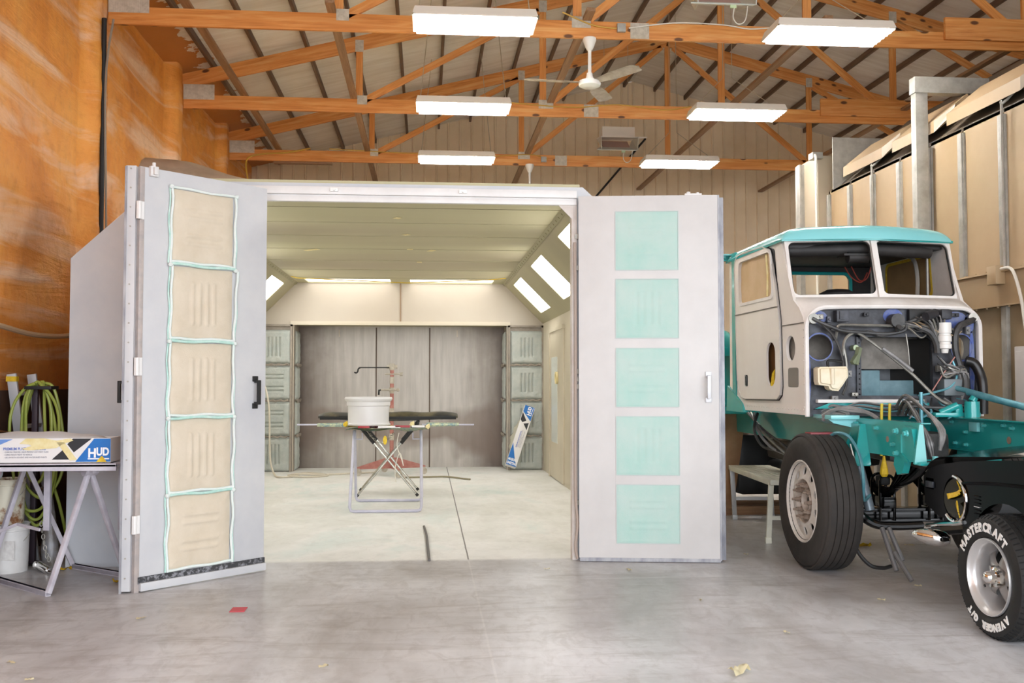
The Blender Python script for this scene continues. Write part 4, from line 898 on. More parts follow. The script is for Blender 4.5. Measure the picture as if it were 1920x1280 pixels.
g.hexa([(3.12, 6.17, .87), (3.205, 6.17, .87), (3.205, 6.19, .87), (3.12, 6.19, .87), (3.18, 6.215, 1.12), (3.205, 6.215, 1.12), (3.205, 6.23, 1.12), (3.18, 6.23, 1.12)]); g.box((3.14, 6.13, .862), (3.29, 6.22, .88), .004)
g.beam((3.145, 6.40, 1.05), (3.145, 6.40, .92), .012, .02).beam((3.145, 6.40, .92), (3.145, 6.30, .87), .012, .02)
fh = tp(g, 'front_hanger', M_TEAL, RL)
bolt((3.13, 6.42, 1.07), (-1, 0, 0), .016, fh); bolt((3.13, 6.28, 1.06), (-1, 0, 0), .016, fh); bolt((3.15, 6.46, .92), (-1, 0, 0), .014, fh)
G().cyl((3.26, 6.17, .88), (3.26, 6.17, .92), .018, n=6).obj('mount_bolt', M_TEALR, fh)
tp(G().box((2.98, 7.15, 1.12), (3.2, 7.5, 1.15), .005).hexa([(3.02, 7.2, 1.09), (3.2, 7.2, 1.05), (3.2, 7.45, 1.05), (3.02, 7.45, 1.09), (2.98, 7.2, 1.12), (3.2, 7.2, 1.12), (3.2, 7.45, 1.12), (2.98, 7.45, 1.12)]), 'cab_mount', M_TEALR)
for yy in (7.75, 9.2): tp(G().box((3.2, yy, .98), (4.06, yy+.15, 1.12), .01), 'crossmember', M_TEAL)
tp(G().box((3.84, 7.25, 1.13), (4.2, 7.5, 1.165), .01).cyl((4.10, 7.2, 1.13), (4.10, 7.2, 1.25), .055).cyl((4.10, 7.2, 1.25), (4.12, 7.2, 1.28), .03).cyl((3.9, 7.3, 1.16), (4.02, 7.26, 1.22), .028).box((4.0, 7.25, 1.15), (4.06, 7.4, 1.23), .015), 'steering_gear', M_TEAL)
tp(G().cyl((3.70, 7.2, .95), (3.70, 7.2, 1.32), .014).cyl((3.12, 7.36, .89), (3.12, 7.36, .36), .03), 'drop_rod', M_TEALG)
tp(G().cyl((3.05, 7.10, .40), (3.05, 7.3, .84), .028).cyl((3.20, 7.0, .47), (3.13, 7.06, .86), .035).cyl((3.14, 7.05, .6), (3.135, 7.06, .72), .045), 'shock_absorber', P('dusty_shock', '#7d8890', .4, .3, '#5b666d', 9))
for k, r in ((0, .016), (1, .014)):
    hose([(2.98, 7.3, 1.14-.03*k), (3.03, 7.2, 1.19), (3.12, 7.12, 1.205-.02*k), (3.22, 7.05, 1.17), (3.26, 6.98, 1.13)], r, M_GHOSE)
hose([(3.0, 7.25, .98), (3.02, 7.15, 1.02), (3.05, 7.0, 1.0), (3.08, 6.9, .88), (3.09, 6.86, .72), (3.10, 6.88, .56), (3.2, 7.0, .58)], .012, M_TEALG)
hose([(3.05, 6.98, .95), (3.07, 6.95, .82), (3.09, 6.92, .66)], .007, M_LINE)
for k in range(5): hose([(3.42+.03*k, 7.0, 1.16), (3.38+.02*k, 6.8, 1.26-.02*k), (3.33, 6.5, 1.12), (3.31-.01*k, 6.3, 1.0), (3.34, 6.36, .90-.02*k)], .012-.001*(k % 3), (M_HOSE, M_GHOSE)[k % 2])
for k in range(3): hose([(3.55+.03*k, 7.3, 1.2), (3.48+.03*k, 7.0, 1.3-.03*k), (3.42, 6.6, 1.2), (3.36+.015*k, 6.3, 1.08), (3.35, 6.28, .95)], .011, M_GHOSE)
hose([(3.32, 6.3, .9), (3.34, 6.25, .84), (3.40, 6.2, .80), (3.44, 6.2, .72)], .026, M_HOSE)
hose([(3.5, 7.3, 1.19), (3.7, 7.32, 1.21), (3.9, 7.3, 1.2), (4.1, 7.25, 1.22)], .013, M_HOSE)
for k in range(3): hose([(3.05, 7.5, 1.17-.02*k), (3.12, 7.45, 1.215-.03*k), (3.2, 7.4, 1.18-.02*k), (3.22, 7.38, 1.13)], .012, M_GHOSE)
for x, l in ((3.30, .26), (3.36, .26)): hose([(x, 7.0, 1.24), (x-.005, 7.0, 1.1), (x-.01, 7.0, .86)], .01, P('yellow_strap', '#d9c03a', .6) if 'yellow_strap' not in bpy.data.materials else bpy.data.materials['yellow_strap'], 'yellow_strap')
tp(G().lathe([(.008, .13), (.013, .10), (.026, .04), (.030, 0), (.018, -.02), (0, -.02)], MX.Translation((3.31, 7.0, .73)), 10), 'taped_plug', M_YTAPE)
tp(G().box((3.42, 7.15, .8), (3.9, 7.8, 1.02), .05), 'gearbox', M_HOSE)
tp(G().cyl((3.63, 7.8, 1.0), (3.63, 9.6, .95), .15).box((3.3, 8.4, .66), (3.95, 9.5, .86), .05), 'gearbox', M_BLACKMETAL)
# axle, springs, U-bolts
AY = 7.3
g = G()
for z0, z1, w in ((.425, .45, .055), (.345, .37, .055), (.36, .43, .018)): g.box((3.12, AY-w, z0), (4.14, AY+w, z1), .004)
for s in (-1, 1): g.tube(spl([(CX+s*.52, AY, .40), (CX+s*.60, AY, .42), (CX+s*.66, AY, .50)], 5), [.05]*10+[.045], 10)
ax = tp(g, 'front_axle', M_GLOSSB)
for x in (3.44, 3.82):
    sp = None
    g = G()
    for k in range(5):
        L = .62-.07*k; z = .60-.016*k
        g.tube([(x, AY+L*t, z+.20*t*t*(1+.1*k)+(0 if abs(t) < .95 else 0)) for t in [-1+.125*i for i in range(17)]], .012, 6)
    for v in g.bm.verts: v.co.x = x+(v.co.x-x)*3.2
    sp = tp(g, 'leaf_spring', M_GLOSSB)
    for dy in (-.07, .07):
        for dx in (0,):
            G().tube([(x-.055, AY+dy, .36), (x-.055, AY+dy, .65)]+[(x-.055*cos(a), AY+dy, .65+.05*sin(a)) for a in (.5, 1, 1.57, 2.1, 2.6)]+[(x+.055, AY+dy, .65), (x+.055, AY+dy, .36)], .011, 7).obj('u_bolt', M_GLOSSB, sp)
    G().box((x-.05, AY-.12, .455), (x+.05, AY+.12, .54), .012).obj('spring_pad', M_GLOSSB, sp)
    G().box((x-.04, AY-.05, .62), (x+.04, AY+.05, .69), .02).obj('bump_stop', M_DARK, sp)
hose([(3.06, 7.05, .62), (3.10, 6.95, .46), (3.2, 6.93, .38), (3.36, 6.92, .365), (3.55, 6.92, .37)], .03, M_GLOSSB, 'sway_bar', 8, 10)
hose([(3.08, 7.2, .42), (3.06, 6.95, .22), (3.14, 6.9, .10), (3.25, 6.92, .07), (3.34, 6.98, .07)], .014, M_DARK, 'brake_hose')
for i, (a, b) in enumerate((((3.24, 6.9, .36), (3.27, 6.75, .08)), ((3.29, 6.9, .36), (3.34, 6.8, .14)), ((3.28, 6.8, .2), (3.33, 6.65, .03)))):
    tp(G().cyl(a, b, .017, n=10), 'drain_tube', P('grey_drain_tube', '#62605f', .5) if 'grey_drain_tube' not in bpy.data.materials else bpy.data.materials['grey_drain_tube'])
# steer wheels
def steer_wheel(s):
    T_ = frame((CX+s*.82, AY, .505), (0, 1, 0), (0, 0, 1) if s > 0 else (0, 0, -1))     # z points outwards
    if s < 0: T_ = frame((2.80, AY, .505), (0, -1, 0), (0, 0, 1))
    tire = [(.285, -.02), (.30, -.008), (.33, .004), (.37, .010), (.42, .012), (.455, .006), (.475, -.008), (.482, -.018), (.486, -.012), (.496, -.016), (.503, -.026)]
    tread = []
    for k in range(5):
        z0 = -.028-k*.045
        tread += [(.505, z0), (.505, z0-.037), (.495, z0-.039), (.495, z0-.043)]
    tread = tread[:-2]
    back = [(.50, -.262), (.475, -.272), (.44, -.285), (.36, -.285), (.30, -.27), (.285, -.25)]
    prof = [(r, z) for r, z in tire]+tread+back
    w_ = tp(G().lathe(prof+[(.285, -.135)], T_, 72, closed=True), 'steer_wheel_tyre', M_RUB, angle=28)
    rimp = [(.255, -.27), (.29, -.268), (.30, -.25), (.27, -.22), (.262, -.1), (.268, -.06), (.288, -.035), (.302, -.022), (.308, -.006), (.300, .0), (.292, -.010), (.28, -.032), (.272, -.047)]
    rm = tp(G().lathe(rimp, T_, 56), 'wheel_rim', M_WHEELW)
    holes = [circ(.222*cos(2*pi*(k+.5)/10), .222*sin(2*pi*(k+.5)/10), .031, 14) for k in range(10)]
    g = G(); nc = 56
    g.plate([(.272*cos(2*pi*k/nc), .272*sin(2*pi*k/nc)) for k in range(nc)], holes+[[(.165*cos(2*pi*k/40), .165*sin(2*pi*k/40)) for k in range(40)]], MX.Identity(4), -.012)
    for v in g.bm.verts:
        r = v.co.xy.length; v.co.z += -.045+.025*min(1, max(0, (.272-r)/.107))
    g.bm.transform(T_); g.obj('wheel_disc', M_WHEELW, rm)
    G().lathe([(.262, -.13), (.12, -.14), (0, -.14)], T_, 40).obj('shade_backing_disc', M_DARK, rm)  # black disc added so the inside seen through the hand holes looks shaded
    g = G().lathe([(.168, -.020), (.160, -.024), (.152, -.060), (.10, -.066), (.09, -.064), (.085, -.04), (.08, -.035), (.075, -.05), (.07, -.12), (0, -.122)], T_, 40); hb = g.obj('hub', P('dusty_hub', '#c9bcb0', .5, .2, '#a89a8d', 10) if 'dusty_hub' not in bpy.data.materials else bpy.data.materials['dusty_hub'], rm)
    G().lathe([(.068, -.118), (.05, -.10), (.03, -.09), (.03, -.06), (0, -.055)], T_, 16).obj('hub', M_HOSE, rm)
    for k in range(10):
        a = 2*pi*k/10; c = T_ @ V((.122*cos(a), .122*sin(a), -.064)); dz = T_.to_3x3() @ V((0, 0, 1))
        G().cyl(c, c+dz*.025, .021, n=12).cyl(c+dz*.025, c+dz*.06, .017, .015, n=6).cyl(c+dz*.06, c+dz*.085, .009, n=8).obj('lug_nut', M_LUG, rm)
    return w_
steer_wheel(-1); steer_wheel(1)
tp(G().box((2.93, AY-.1, .40), (3.12, AY+.1, .62), .04), 'wheel_knuckle', M_BLACKMETAL); tp(G().box((4.13, AY-.1, .40), (4.3, AY+.1, .62), .04), 'wheel_knuckle', M_BLACKMETAL)
tp(G().box((2.86, 7.24, 1.0), (3.06, 7.36, 1.018), .004), 'red_shim', P('dull_red_plate', '#8d3a40', .5))
# rear: air cleaner, rear wheels' dark shape, stray hoses
ac = tp(G().lathe([(0, .0), (.27, .0), (.285, .02), (.285, .06), (.26, .07), (.26, .62), (.25, .70), (.20, .77), (.1, .81), (0, .82)], MX.Translation((2.98, 10.3, 1.15)), 36), 'air_cleaner', M_TEAL)
G().box((3.05, 10.02, 1.66), (3.22, 10.06, 1.75), .006).obj('cleaner_bracket', M_TEAL, ac)
tp(G().cyl((3.21, 10.0, 1.17), (3.21, 10.0, 1.32), .035, .03).cyl((3.21, 10.0, 1.32), (3.205, 10.0, 1.42), .02).cyl((3.205, 10.0, 1.42), (3.205, 10.0, 1.46), .026), 'chrome_fitting', P('brassy_chrome', '#cfc08f', .2, .9))
tp(G().box((2.9, 9.6, 1.08), (3.4, 10.6, 1.15), .01), 'cleaner_shelf', M_TEAL)
for k in range(4): hose([(3.12, 9.2+.1*k, 1.1), (3.05+.03*k, 9.1, .95), (3.10+.04*k, 9.0-.1*k, .8), (3.22+.04*k, 8.8, .76-.03*k), (3.3, 8.9, .66)], .013, (M_HOSE, M_GHOSE, M_LINE, M_HOSE)[k])
for s in (-1, 1):
    tp(G().lathe([(.28, -.13), (.45, -.14), (.5, -.11), (.5, .11), (.45, .14), (.28, .13)], frame((CX+s*.62, 11.0, .505), (0, 1, 0), (0, 0, 1)), 40, closed=True), 'rear_tyre', M_RUB)
tp(G().cyl((3.0, 11.0, .5), (4.24, 11.0, .5), .12), 'rear_axle', M_BLACKMETAL)
tp(G().box((3.22, 10.15, .22), (3.98, 10.75, .86), .08).cyl((3.6, 10.75, .5), (3.6, 11.1, .5), .2).cyl((3.6, 9.7, .55), (3.6, 10.2, .52), .07), 'differential', M_BLACKMETAL)

# more of the loose wiring and small fittings on the firewall
wr = random.Random(11); WMATS = (M_HOSE, M_GHOSE, M_LINE, P('tan_wire', '#a58f72', .5), M_HOSE)
for k in range(14):     # loom over the upper right
    x = 3.62+.045*k*.55; z = 1.88+wr.uniform(-.05, .06)
    hose([(x, 7.46, z), (x+.06, 7.41, z-.03+wr.uniform(-.03, .05)), (x+.14, 7.40, z-.07+wr.uniform(-.04, .04)), (x+.22, 7.44, z-.10+wr.uniform(-.06, .06))], wr.uniform(.004, .008), WMATS[k % 5], 'wiring_strand', 5, 5)
for k in range(10):     # strands hanging to the frame
    x = 3.66+.05*k; 
    hose([(x, 7.44, 1.27), (x+wr.uniform(-.05, .05), 7.36, 1.22+wr.uniform(-.02, .03)), (x+wr.uniform(-.08, .08), 7.30, 1.17), (x+wr.uniform(-.12, .08), 7.25, 1.12)], wr.uniform(.005, .009), (M_TEALG, M_GHOSE, M_HOSE)[k % 3], 'wiring_strand', 5, 5)
for k in range(6):
    hose([(3.16, 7.45, 1.22-.01*k), (3.3, 7.38, 1.20+.008*k), (3.5, 7.36, 1.17+.01*k), (3.72, 7.38, 1.19+.006*k), (3.95, 7.4, 1.20)], .007, (M_TEALG, M_HOSE, M_GHOSE)[k % 3], 'wiring_strand', 5, 5)
for (x, z, w_, h_) in ((3.03, 1.90, .05, .04), (3.10, 1.88, .03, .05), (3.40, 1.92, .04, .03), (4.12, 1.92, .06, .03), (4.22, 1.80, .03, .06), (3.26, 1.46, .03, .05), (3.99, 1.50, .06, .05), (4.05, 1.46, .05, .06), (3.3, 1.30, .05, .03), (3.14, 1.27, .05, .04)):
    tp(G().box((x-w_/2, 7.445, z-h_/2), (x+w_/2, 7.478, z+h_/2), .005).cyl((x, 7.43, z), (x, 7.45, z), .009, n=8), 'firewall_fitting', (M_LINE, M_FIREW, M_GHOSE)[int(x*100) % 3])
for k in range(12): tp(G().cyl((3.345, 7.47, 1.3+.04*k), (3.345, 7.478, 1.3+.04*k), .006, n=6), 'flange_rivet', M_LINE)
tp(G().box((3.325, 7.47, 1.27), (3.36, 7.48, 1.76), .002).box((3.325, 7.47, 1.745), (3.97, 7.48, 1.775), .002), 'tunnel_flange', P('tunnel_flange_grey', '#3c3d42', .5, .1))

# ------------------------------------------------------------------ the black car at the right edge
CAR = thing('black_car', 'black vintage car front end on a polished five-spoke wheel, cut off by the right edge', 'car', (3.9, 4.9, 0))
def cp(g, name, mat, parent=CAR, **k): return g.obj(name, mat, parent, **k)
M_CARB = P('black_car_paint', '#040404', .14, 0); M_CARB.node_tree.nodes['Principled BSDF'].inputs['Specular IOR Level'].default_value = .08; FX = 3.16; WC = (5.235, .335)
arch = [(WC[0]+.395*cos(radians(t)), WC[1]+.395*sin(radians(t))) for t in range(32, 149, 9)]
outl = [(6.12, .63), (6.13, .80), (6.08, .845), (5.95, .885), (5.69, .925), (5.35, .958), (5.05, .98), (4.5, 1.0), (3.4, 1.02), (3.4, .35), (4.80, .40)]+list(reversed(arch))+[(5.66, .545), (5.95, .57)]
fd = cp(G().plate(outl, [circ(5.76, .695, .13, 32)], YZ(FX), .03), 'fender', M_CARB)
G().tube([(FX-.004, 5.76+.135*cos(a), .695+.135*sin(a)) for a in [pi*.5+2*pi*k/36 for k in range(23)]], .012, 8).obj('lamp_ring', M_CHROME, fd)
G().tube(spl([(FX-.004, 5.66, .80), (FX-.012, 5.2, .835), (FX-.012, 4.4, .85), (FX-.01, 3.4, .86)], 8), .009, 6).obj('body_crease', M_CARB, fd)
for k in range(6): G().tube([(FX-.003, 5.54, .64+.02*k), (FX-.003, 5.48, .64+.02*k)], .004, 5).obj('side_louvre', M_CHROME if k == 2 else M_CARB, fd)
G().cyl((FX+.02, 5.76, .695), (FX+.25, 5.80, .69), .125, .10, 24).obj('lamp_bucket', M_GLOSSB, fd)
def hood(u, v):
    y = 3.4+2.72*u; zt = 1.02-.02*max(0, (y-3.4)/1.65)-max(0, y-5.05)*.06-(max(0, y-5.9)/.23)**2*.09
    return V((FX+1.5*v, y, zt+.0+.10*sin(pi*v)*(1-.3*u)))
g = G().grid(hood, 40, 24); cp(g, 'hood', M_CARB, angle=60)
cp(G().box((FX+.05, 6.06, .56), (FX+1.45, 6.1, .84), .01), 'radiator_panel', M_GLOSSB)
cp(G().box((FX+.0, 6.0, .72), (FX+.05, 6.11, .80), .006).box((FX-.012, 6.0, .735), (FX+.01, 6.09, .775), .004), 'lamp_bracket', P('satin_black_bracket', '#2c2f36', .3, .3))
cp(G().box((FX+.03, 4.75, .25), (FX+.3, 5.75, .56), .03), 'inner_splash', M_DARK)
cp(G().tube(spl([(FX+.1, 6.18, .455), (FX+.6, 6.27, .46), (FX+1.2, 6.22, .455)], 6), .045, 10), 'bumper', M_GLOSSB)
cp(G().lathe([(0, .0), (.03, .004), (.055, .03), (.068, .075), (.066, .13), (.05, .19), (.022, .235), (0, .245)], frame((FX+.10, 6.0, .41), V((-.80, .58, .12)).orthogonal(), V((-.80, .58, .12)).cross(V((-.80, .58, .12)).orthogonal())) @ MX.Diagonal((.8, .8, .95, 1)), 28), 'bumper_end', M_CHROME)
cp(G().tube(spl([(FX-.0, 6.1, .49), (FX-.01, 5.9, .525), (FX-.01, 5.74, .55), (FX-.005, 5.66, .57)], 5), .012, 6), 'lower_trim', M_CHROME)
for pts in ([(FX+.03, 5.78, .80), (FX+.02, 5.74, .74), (FX-.01, 5.80, .71), (FX+.01, 5.86, .70)], [(FX-.0, 5.74, .68), (FX-.01, 5.70, .62), (FX+.01, 5.70, .57)], [(FX+.05, 5.85, .66), (FX+.03, 5.88, .6), (FX+.03, 5.9, .58)]):
    p = spl(pts, 5); g = G()
    for i in range(len(p)-1): g.beam(p[i], p[i+1], .006, .035, up=(.2, .6, .4))
    cp(g, 'tape_strip', M_YTAPE)
# wheel
M_TYRE = P('black_tyre', '#141312', .65, 0, '#1d1c1b', 5); M_POL = P('polished_alloy', '#d6d4d3', .28, .6); M_WLET = P('white_tyre_lettering', '#eceae6', .6)
WT = frame((3.06, WC[0], WC[1]), (0, -1, 0), (0, 0, 1))      # z points out of the wheel
tp_ = [(.205, -.02), (.215, .0), (.23, .008), (.26, .014), (.29, .014), (.31, .006), (.322, -.008), (.330, -.024)]
tr_ = []
for k in range(5):
    z0 = -.03-k*.036; tr_ += [(.336, z0), (.337, z0-.028), (.328, z0-.030), (.328, z0-.034)]
bk_ = [(.33, -.212), (.315, -.225), (.26, -.232), (.21, -.22)]
ty = cp(G().lathe(tp_+tr_+bk_, WT, 80, closed=True), 'tyre', M_TYRE, angle=25)
g = G()
for k in range(60):
    a = 2*pi*k/60
    for z0, tw in ((-.05, .5), (-.105, -.5), (-.16, .5)):
        c1 = V((.3375*cos(a), .3375*sin(a), z0)); a2 = a+tw*.09; c2 = V((.3375*cos(a2), .3375*sin(a2), z0-.03)); g.beam(WT @ c1, WT @ c2, .005, .003, up=WT.to_3x3() @ V((cos(a), sin(a), 0)))
    c1 = V((.316*cos(a), .316*sin(a), .003)); c2 = V((.335*cos(a), .335*sin(a), -.026)); g.beam(WT @ c1, WT @ c2, .005, .004, up=WT.to_3x3() @ V((cos(a), sin(a), .5)))
g.obj('tread_grooves', P('tread_groove', '#050505', .8), ty)
rim = [(.2, -.20), (.208, -.19), (.19, -.17), (.185, -.10), (.186, -.05), (.19, -.03), (.203, -.016), (.211, .002), (.208, .012), (.203, .012), (.196, -.004), (.186, -.012), (.178, -.03), (.172, -.07), (.170, -.12), (.166, -.17)]
rm_ = cp(G().lathe(rim, WT, 64), 'wheel_rim', M_POL)
for k in range(5):
    a0 = radians(90-18+72*k)
    def sp(u, v):
        r = .045+.128*u; w = .026+.016*(1-u)**2+.007*u; t = (v-.5)*2
        z = -.055-.055*u*u-.012*abs(t)**2.5+.016*(1-abs(t))*u
        return WT @ (MX.Rotation(a0, 4, 'Z') @ V((r, w*t, z)))
    g = G().grid(sp, 12, 9); bmesh.ops.solidify(g.bm, geom=g.bm.faces[:], thickness=.012); g.obj('spoke', M_POL, rm_, angle=50)
G().lathe([(.06, -.09), (.062, -.05), (.055, -.03), (.04, -.022), (.034, .0), (.03, .018), (.018, .03), (0, .034)], WT, 32).obj('centre_cap', M_CHROME, rm_)
for k in range(5):
    a = radians(90+18+72*k); c = WT @ V((.052*cos(a), .052*sin(a), -.045)); n_ = WT.to_3x3() @ V((0, 0, 1)); G().cyl(c, c+n_*.03, .010, n=6).obj('lug_nut', M_CHROME, rm_)
G().lathe([(.166, -.165), (.10, -.17), (0, -.17)], WT, 40).obj('shade_backing_disc', M_DARK, rm_)
cv = WT @ V((-.165*cos(.5), -.165*sin(.5), -.06)); G().cyl(cv, cv+WT.to_3x3() @ V((.03, .012, .02)), .006, n=8).obj('valve_stem', M_DARK, rm_)
def ring_text(txt, size, a_start, R, gap, sx, k3=.6):
    a = radians(a_start)
    for ch in txt:
        if ch == ' ': a -= .035/R*1.1; continue
        me = text_mesh(ch, size, .0015, .0035); xs = [v.co.x for v in me.vertices]; w_ = (max(xs)-min(xs))*sx
        mid = (max(xs)+min(xs))/2; me.transform(MX.Translation((-mid, 0, 0))); me.transform(MX.Diagonal((sx, 1, 1, 1)))
        w_ *= .72 if ch == 'C' else .85 if ch in 'GS' else 1
        a -= w_/2/R
        me.materials.clear(); me.materials.append(M_WLET); me.name = 'sidewall_letter'
        L = MX.Translation((R*cos(a), R*sin(a), .0155)) @ MX.Rotation(a-pi/2, 4, 'Z')
        put(me, 'sidewall_letter', ty, WT @ L)
        a -= (w_/2+gap)/R
ring_text('MASTERCRAFT', .064, 155, .266, .0078, .95)
ring_text('AVENGER G/T', .052, -42, .266, .006, .95)
# white cloth lying on the hood
def clf(u, v):
    x = FX+.0+.30*u; y = 4.85+.36*v
    zt = hood((y-3.4)/2.72, (x-FX)/1.5).z
    return V((x, y, zt+.006+.028*max(0, NZ.noise(V((u*3, v*3, 4)))+.35)*sin(pi*min(1, max(0, v)))+.01*sin(u*9)*sin(v*7)*sin(pi*v)))
g = G().grid(clf, 24, 24); bmesh.ops.solidify(g.bm, geom=g.bm.faces[:], thickness=.003)
tag(g.obj('cloth', P('white_cloth', '#e9e6e0', .9), angle=70), 'crumpled white cloth lying on the black car hood', 'cloth')

# ------------------------------------------------------------------ clutter at the left by the foam wall
M_LILAC = P('lilac_overspray_steel', '#cfcad1', .55, .0, '#b6b0ba', 7); M_CARD = P('white_carton', '#e6e2df', .6); M_BLUEP = P('carton_blue', '#1769b5', .5, 0, '#1c72c0', 5)
M_CBLACK = P('carton_black', '#2b2b2e', .6); M_PBLUE = P('carton_pale_blue', '#6f93d0', .6); M_WTXT = P('carton_white_print', '#f2f2f2', .6); M_BTXT = P('carton_blue_print', '#6f7fc0', .6); M_GTXT = P('carton_grey_print', '#8d8b98', .6)
M_KRAFT = P('kraft_board', '#b58f63', .8, 0, '#a5805a', 8)
g = G().box((-3.36, YF+.1, 0), (-3.285, 10.0, 1.33)); struct(g, 'trim_1', P('shade_toned_wall_board', '#3a2417', .7, 0, '#4b301f', 4))  # board of another surface; its dark brown also carries the shade behind the trestle
TS = thing('work_trestle', 'lilac-dusted folding steel trestle with a board, in front of the foam wall', 'trestle', (-2.6, 7.3, 0))
z1 = .80; rA, rB = V((-2.30, 7.08, z1)), V((-2.93, 7.62, z1))
for nm, (a, b) in (('near', ((-2.455, 6.79, .018), (-3.10, 7.42, .018))), ('far', ((-2.135, 7.385, .018), (-2.64, 7.79, .018)))):
    a = V(a); b = V(b); g = G().beam(a, b, .035, .035, bev=.004).beam(b, a, .035, .035)
    g.beam(a, rA+(a-rA)*.02, .032, .032, bev=.004).beam(b, rB+(b-rB)*.02, .032, .032, bev=.004)
    g.obj('leg_frame', M_LILAC, TS)
G().beam(rA+V((.06, -.05, .0)), rB-V((.06, -.05, 0)), .05, .05, bev=.005).obj('ridge_bar', M_LILAC, TS)
for r in (rA, rB): G().cyl(r+V((-.03, -.035, -.01)), r+V((.03, .035, -.01)), .036, n=14).obj('hinge_plate', M_LILAC, TS)
g = G().beam((-2.60, 7.02, .40), (-2.80, 7.16, .42), .012, .02).beam((-2.80, 7.16, .42), (-2.95, 7.2, .36), .012, .02); g.obj('spreader', M_LILAC, TS)
G().box((-3.14, 6.93, .825), (-2.08, 7.5, .845), .004).box((-3.14, 6.93, .80), (-2.08, 6.955, .85), .004).obj('top_board', M_LILAC, TS)
for x in (-2.72, -2.2): G().box((x-.022, 7.46, .33), (x+.022, 7.5, .83), .004).obj('hanging_leg', M_LILAC, TS)
G().lathe([(0, 0), (.05, .01), (.06, .05), (.04, .09), (0, .1)], frame((-2.83, 6.96, .80), (0, 0, 1), (0, 1, 0)), 12).obj('painted_clamp', P('paint_smeared_clamp', '#8fb3b0', .5, 0, '#b58f9c', 20), TS)
# masking film carton
def carton(name, label, W, L, H, D, open_top):
    """W: frame at the lower left front corner; x along the carton, y up, z towards the viewer"""
    T = bpy.data.objects.new(name, None); COL.objects.link(T); T.matrix_basis = W; WM[T.name] = W; tag(T, label, 'box')
    g = G()
    if open_top:
        g.box((0, 0, -D), (L, H, -D+.004)).box((0, 0, -.004), (L, H, 0)).box((0, 0, -D), (L, .004, 0)).box((0, 0, -D), (.004, H, 0)).box((L-.004, 0, -D), (L, H, 0))
    else: g.box((0, 0, -D), (L, H, 0), .003)
    b = g.obj('body', M_CARD, T, local=True)
    def pr(poly, mat, nm, z=.0008): G().plate(poly, [], MX.Translation((0, 0, z)), .0006).obj(nm, mat, b, local=True)
    k = H/.166
    pr([(L-.232, .006), (L-.002, .006), (L-.002, H-.004), (L-.110, H-.004)], M_BLUEP, 'blue_panel')
    pr([(L-.242, .07*k), (L-.125, H-.003), (L-.25, H-.003), (L-.285, .125*k)], M_CBLACK, 'black_band')
    pr([(L-.385, .022), (L-.265, .022), (L-.30, .10*k)], M_CBLACK, 'black_band')
    pr([(.0, .03), (.02, .03), (L-.64, H-.006), (0, H-.006)] if L < 1.0 else [(0, .05), (.1, .05), (L-.64, H-.006), (0, H-.006)], M_PBLUE if open_top else M_BLUEP, 'pale_blue_panel')
    def tx(s, x, y, size, mat, sx=1., bold=.0, nm='lettering', al='LEFT'): text(s, size, mat, b, W @ MX.Translation((x, y, .0022)), nm, .0005, bold, sx, al)
    tx('H', L-.150, .062, .085, M_WTXT, .9, .003); tx('UD', L-.095, .072, .072, M_WTXT, .8, .003)
    G().box((L-.15, .022, .001), (L-.01, .030, .002)).obj('underline', M_WTXT, b, local=True)
    tx('PREMIUM PLASTIC SHEETING', L-.70, .095*k, .026, M_BTXT, .82, .0006)
    for i, s in enumerate(('- CORONA TREATED. HELPS PREVENT ANY PAINT FLAKE', '- CLING: HOLDS TIGHT TO VEHICLE', '- USE ON BOTH SOLVENT AND WATER BASED PAINTS')): tx(s, L-.695, (.074-.018*i)*k, .0145, M_GTXT, .78)
    return T, b
Wc = frame((-3.09, 6.985, .851), (1, .01, -.0), (0, 0, 1))
T1, b1 = carton('masking_film_carton', 'long white and blue carton with yellow tape, lying on the lilac trestle', Wc, .955, .166, .22, True)
def flap(u, v):
    x = .955*u; h = .045*sin(pi*min(1, u*1.05))**.6+.004*sin(u*23)
    return V((x, .166+h*v+.0, -.012*v-.03*v*v))
g = G().grid(flap, 30, 5); bmesh.ops.solidify(g.bm, geom=g.bm.faces[:], thickness=.003); g.obj('lid_flap', M_CARD, T1, local=True)
g = G().grid(lambda u, v: V((.03+.5*u, .18+.025*sin(u*6)*(1-v)+.02, -.05-.13*v)), 14, 5); bmesh.ops.solidify(g.bm, geom=g.bm.faces[:], thickness=.003); g.obj('torn_flap', M_KRAFT, T1, local=True)
for i, poly in enumerate(([(.36, .13), (.40, .165), (.52, .166), (.60, .15), (.69, .165), (.71, .15), (.64, .125), (.60, .10), (.42, .085), (.37, .095), (.44, .115), (.42, .125)], [(.60, .14), (.65, .14), (.735, .02), (.69, .015)], [(.86, .004), (.93, .004), (.905, .04), (.895, .045)])):
    G().plate(poly, [], MX.Translation((0, 0, .003)), .001).obj('tape_strip', M_TAPE if i < 2 else M_YTAPE, T1, local=True)
text('G', .05, M_WTXT, b1, Wc @ MX.Translation((.15, .085, .0022)), 'lettering', .0005, .002, 1, 'CENTER')
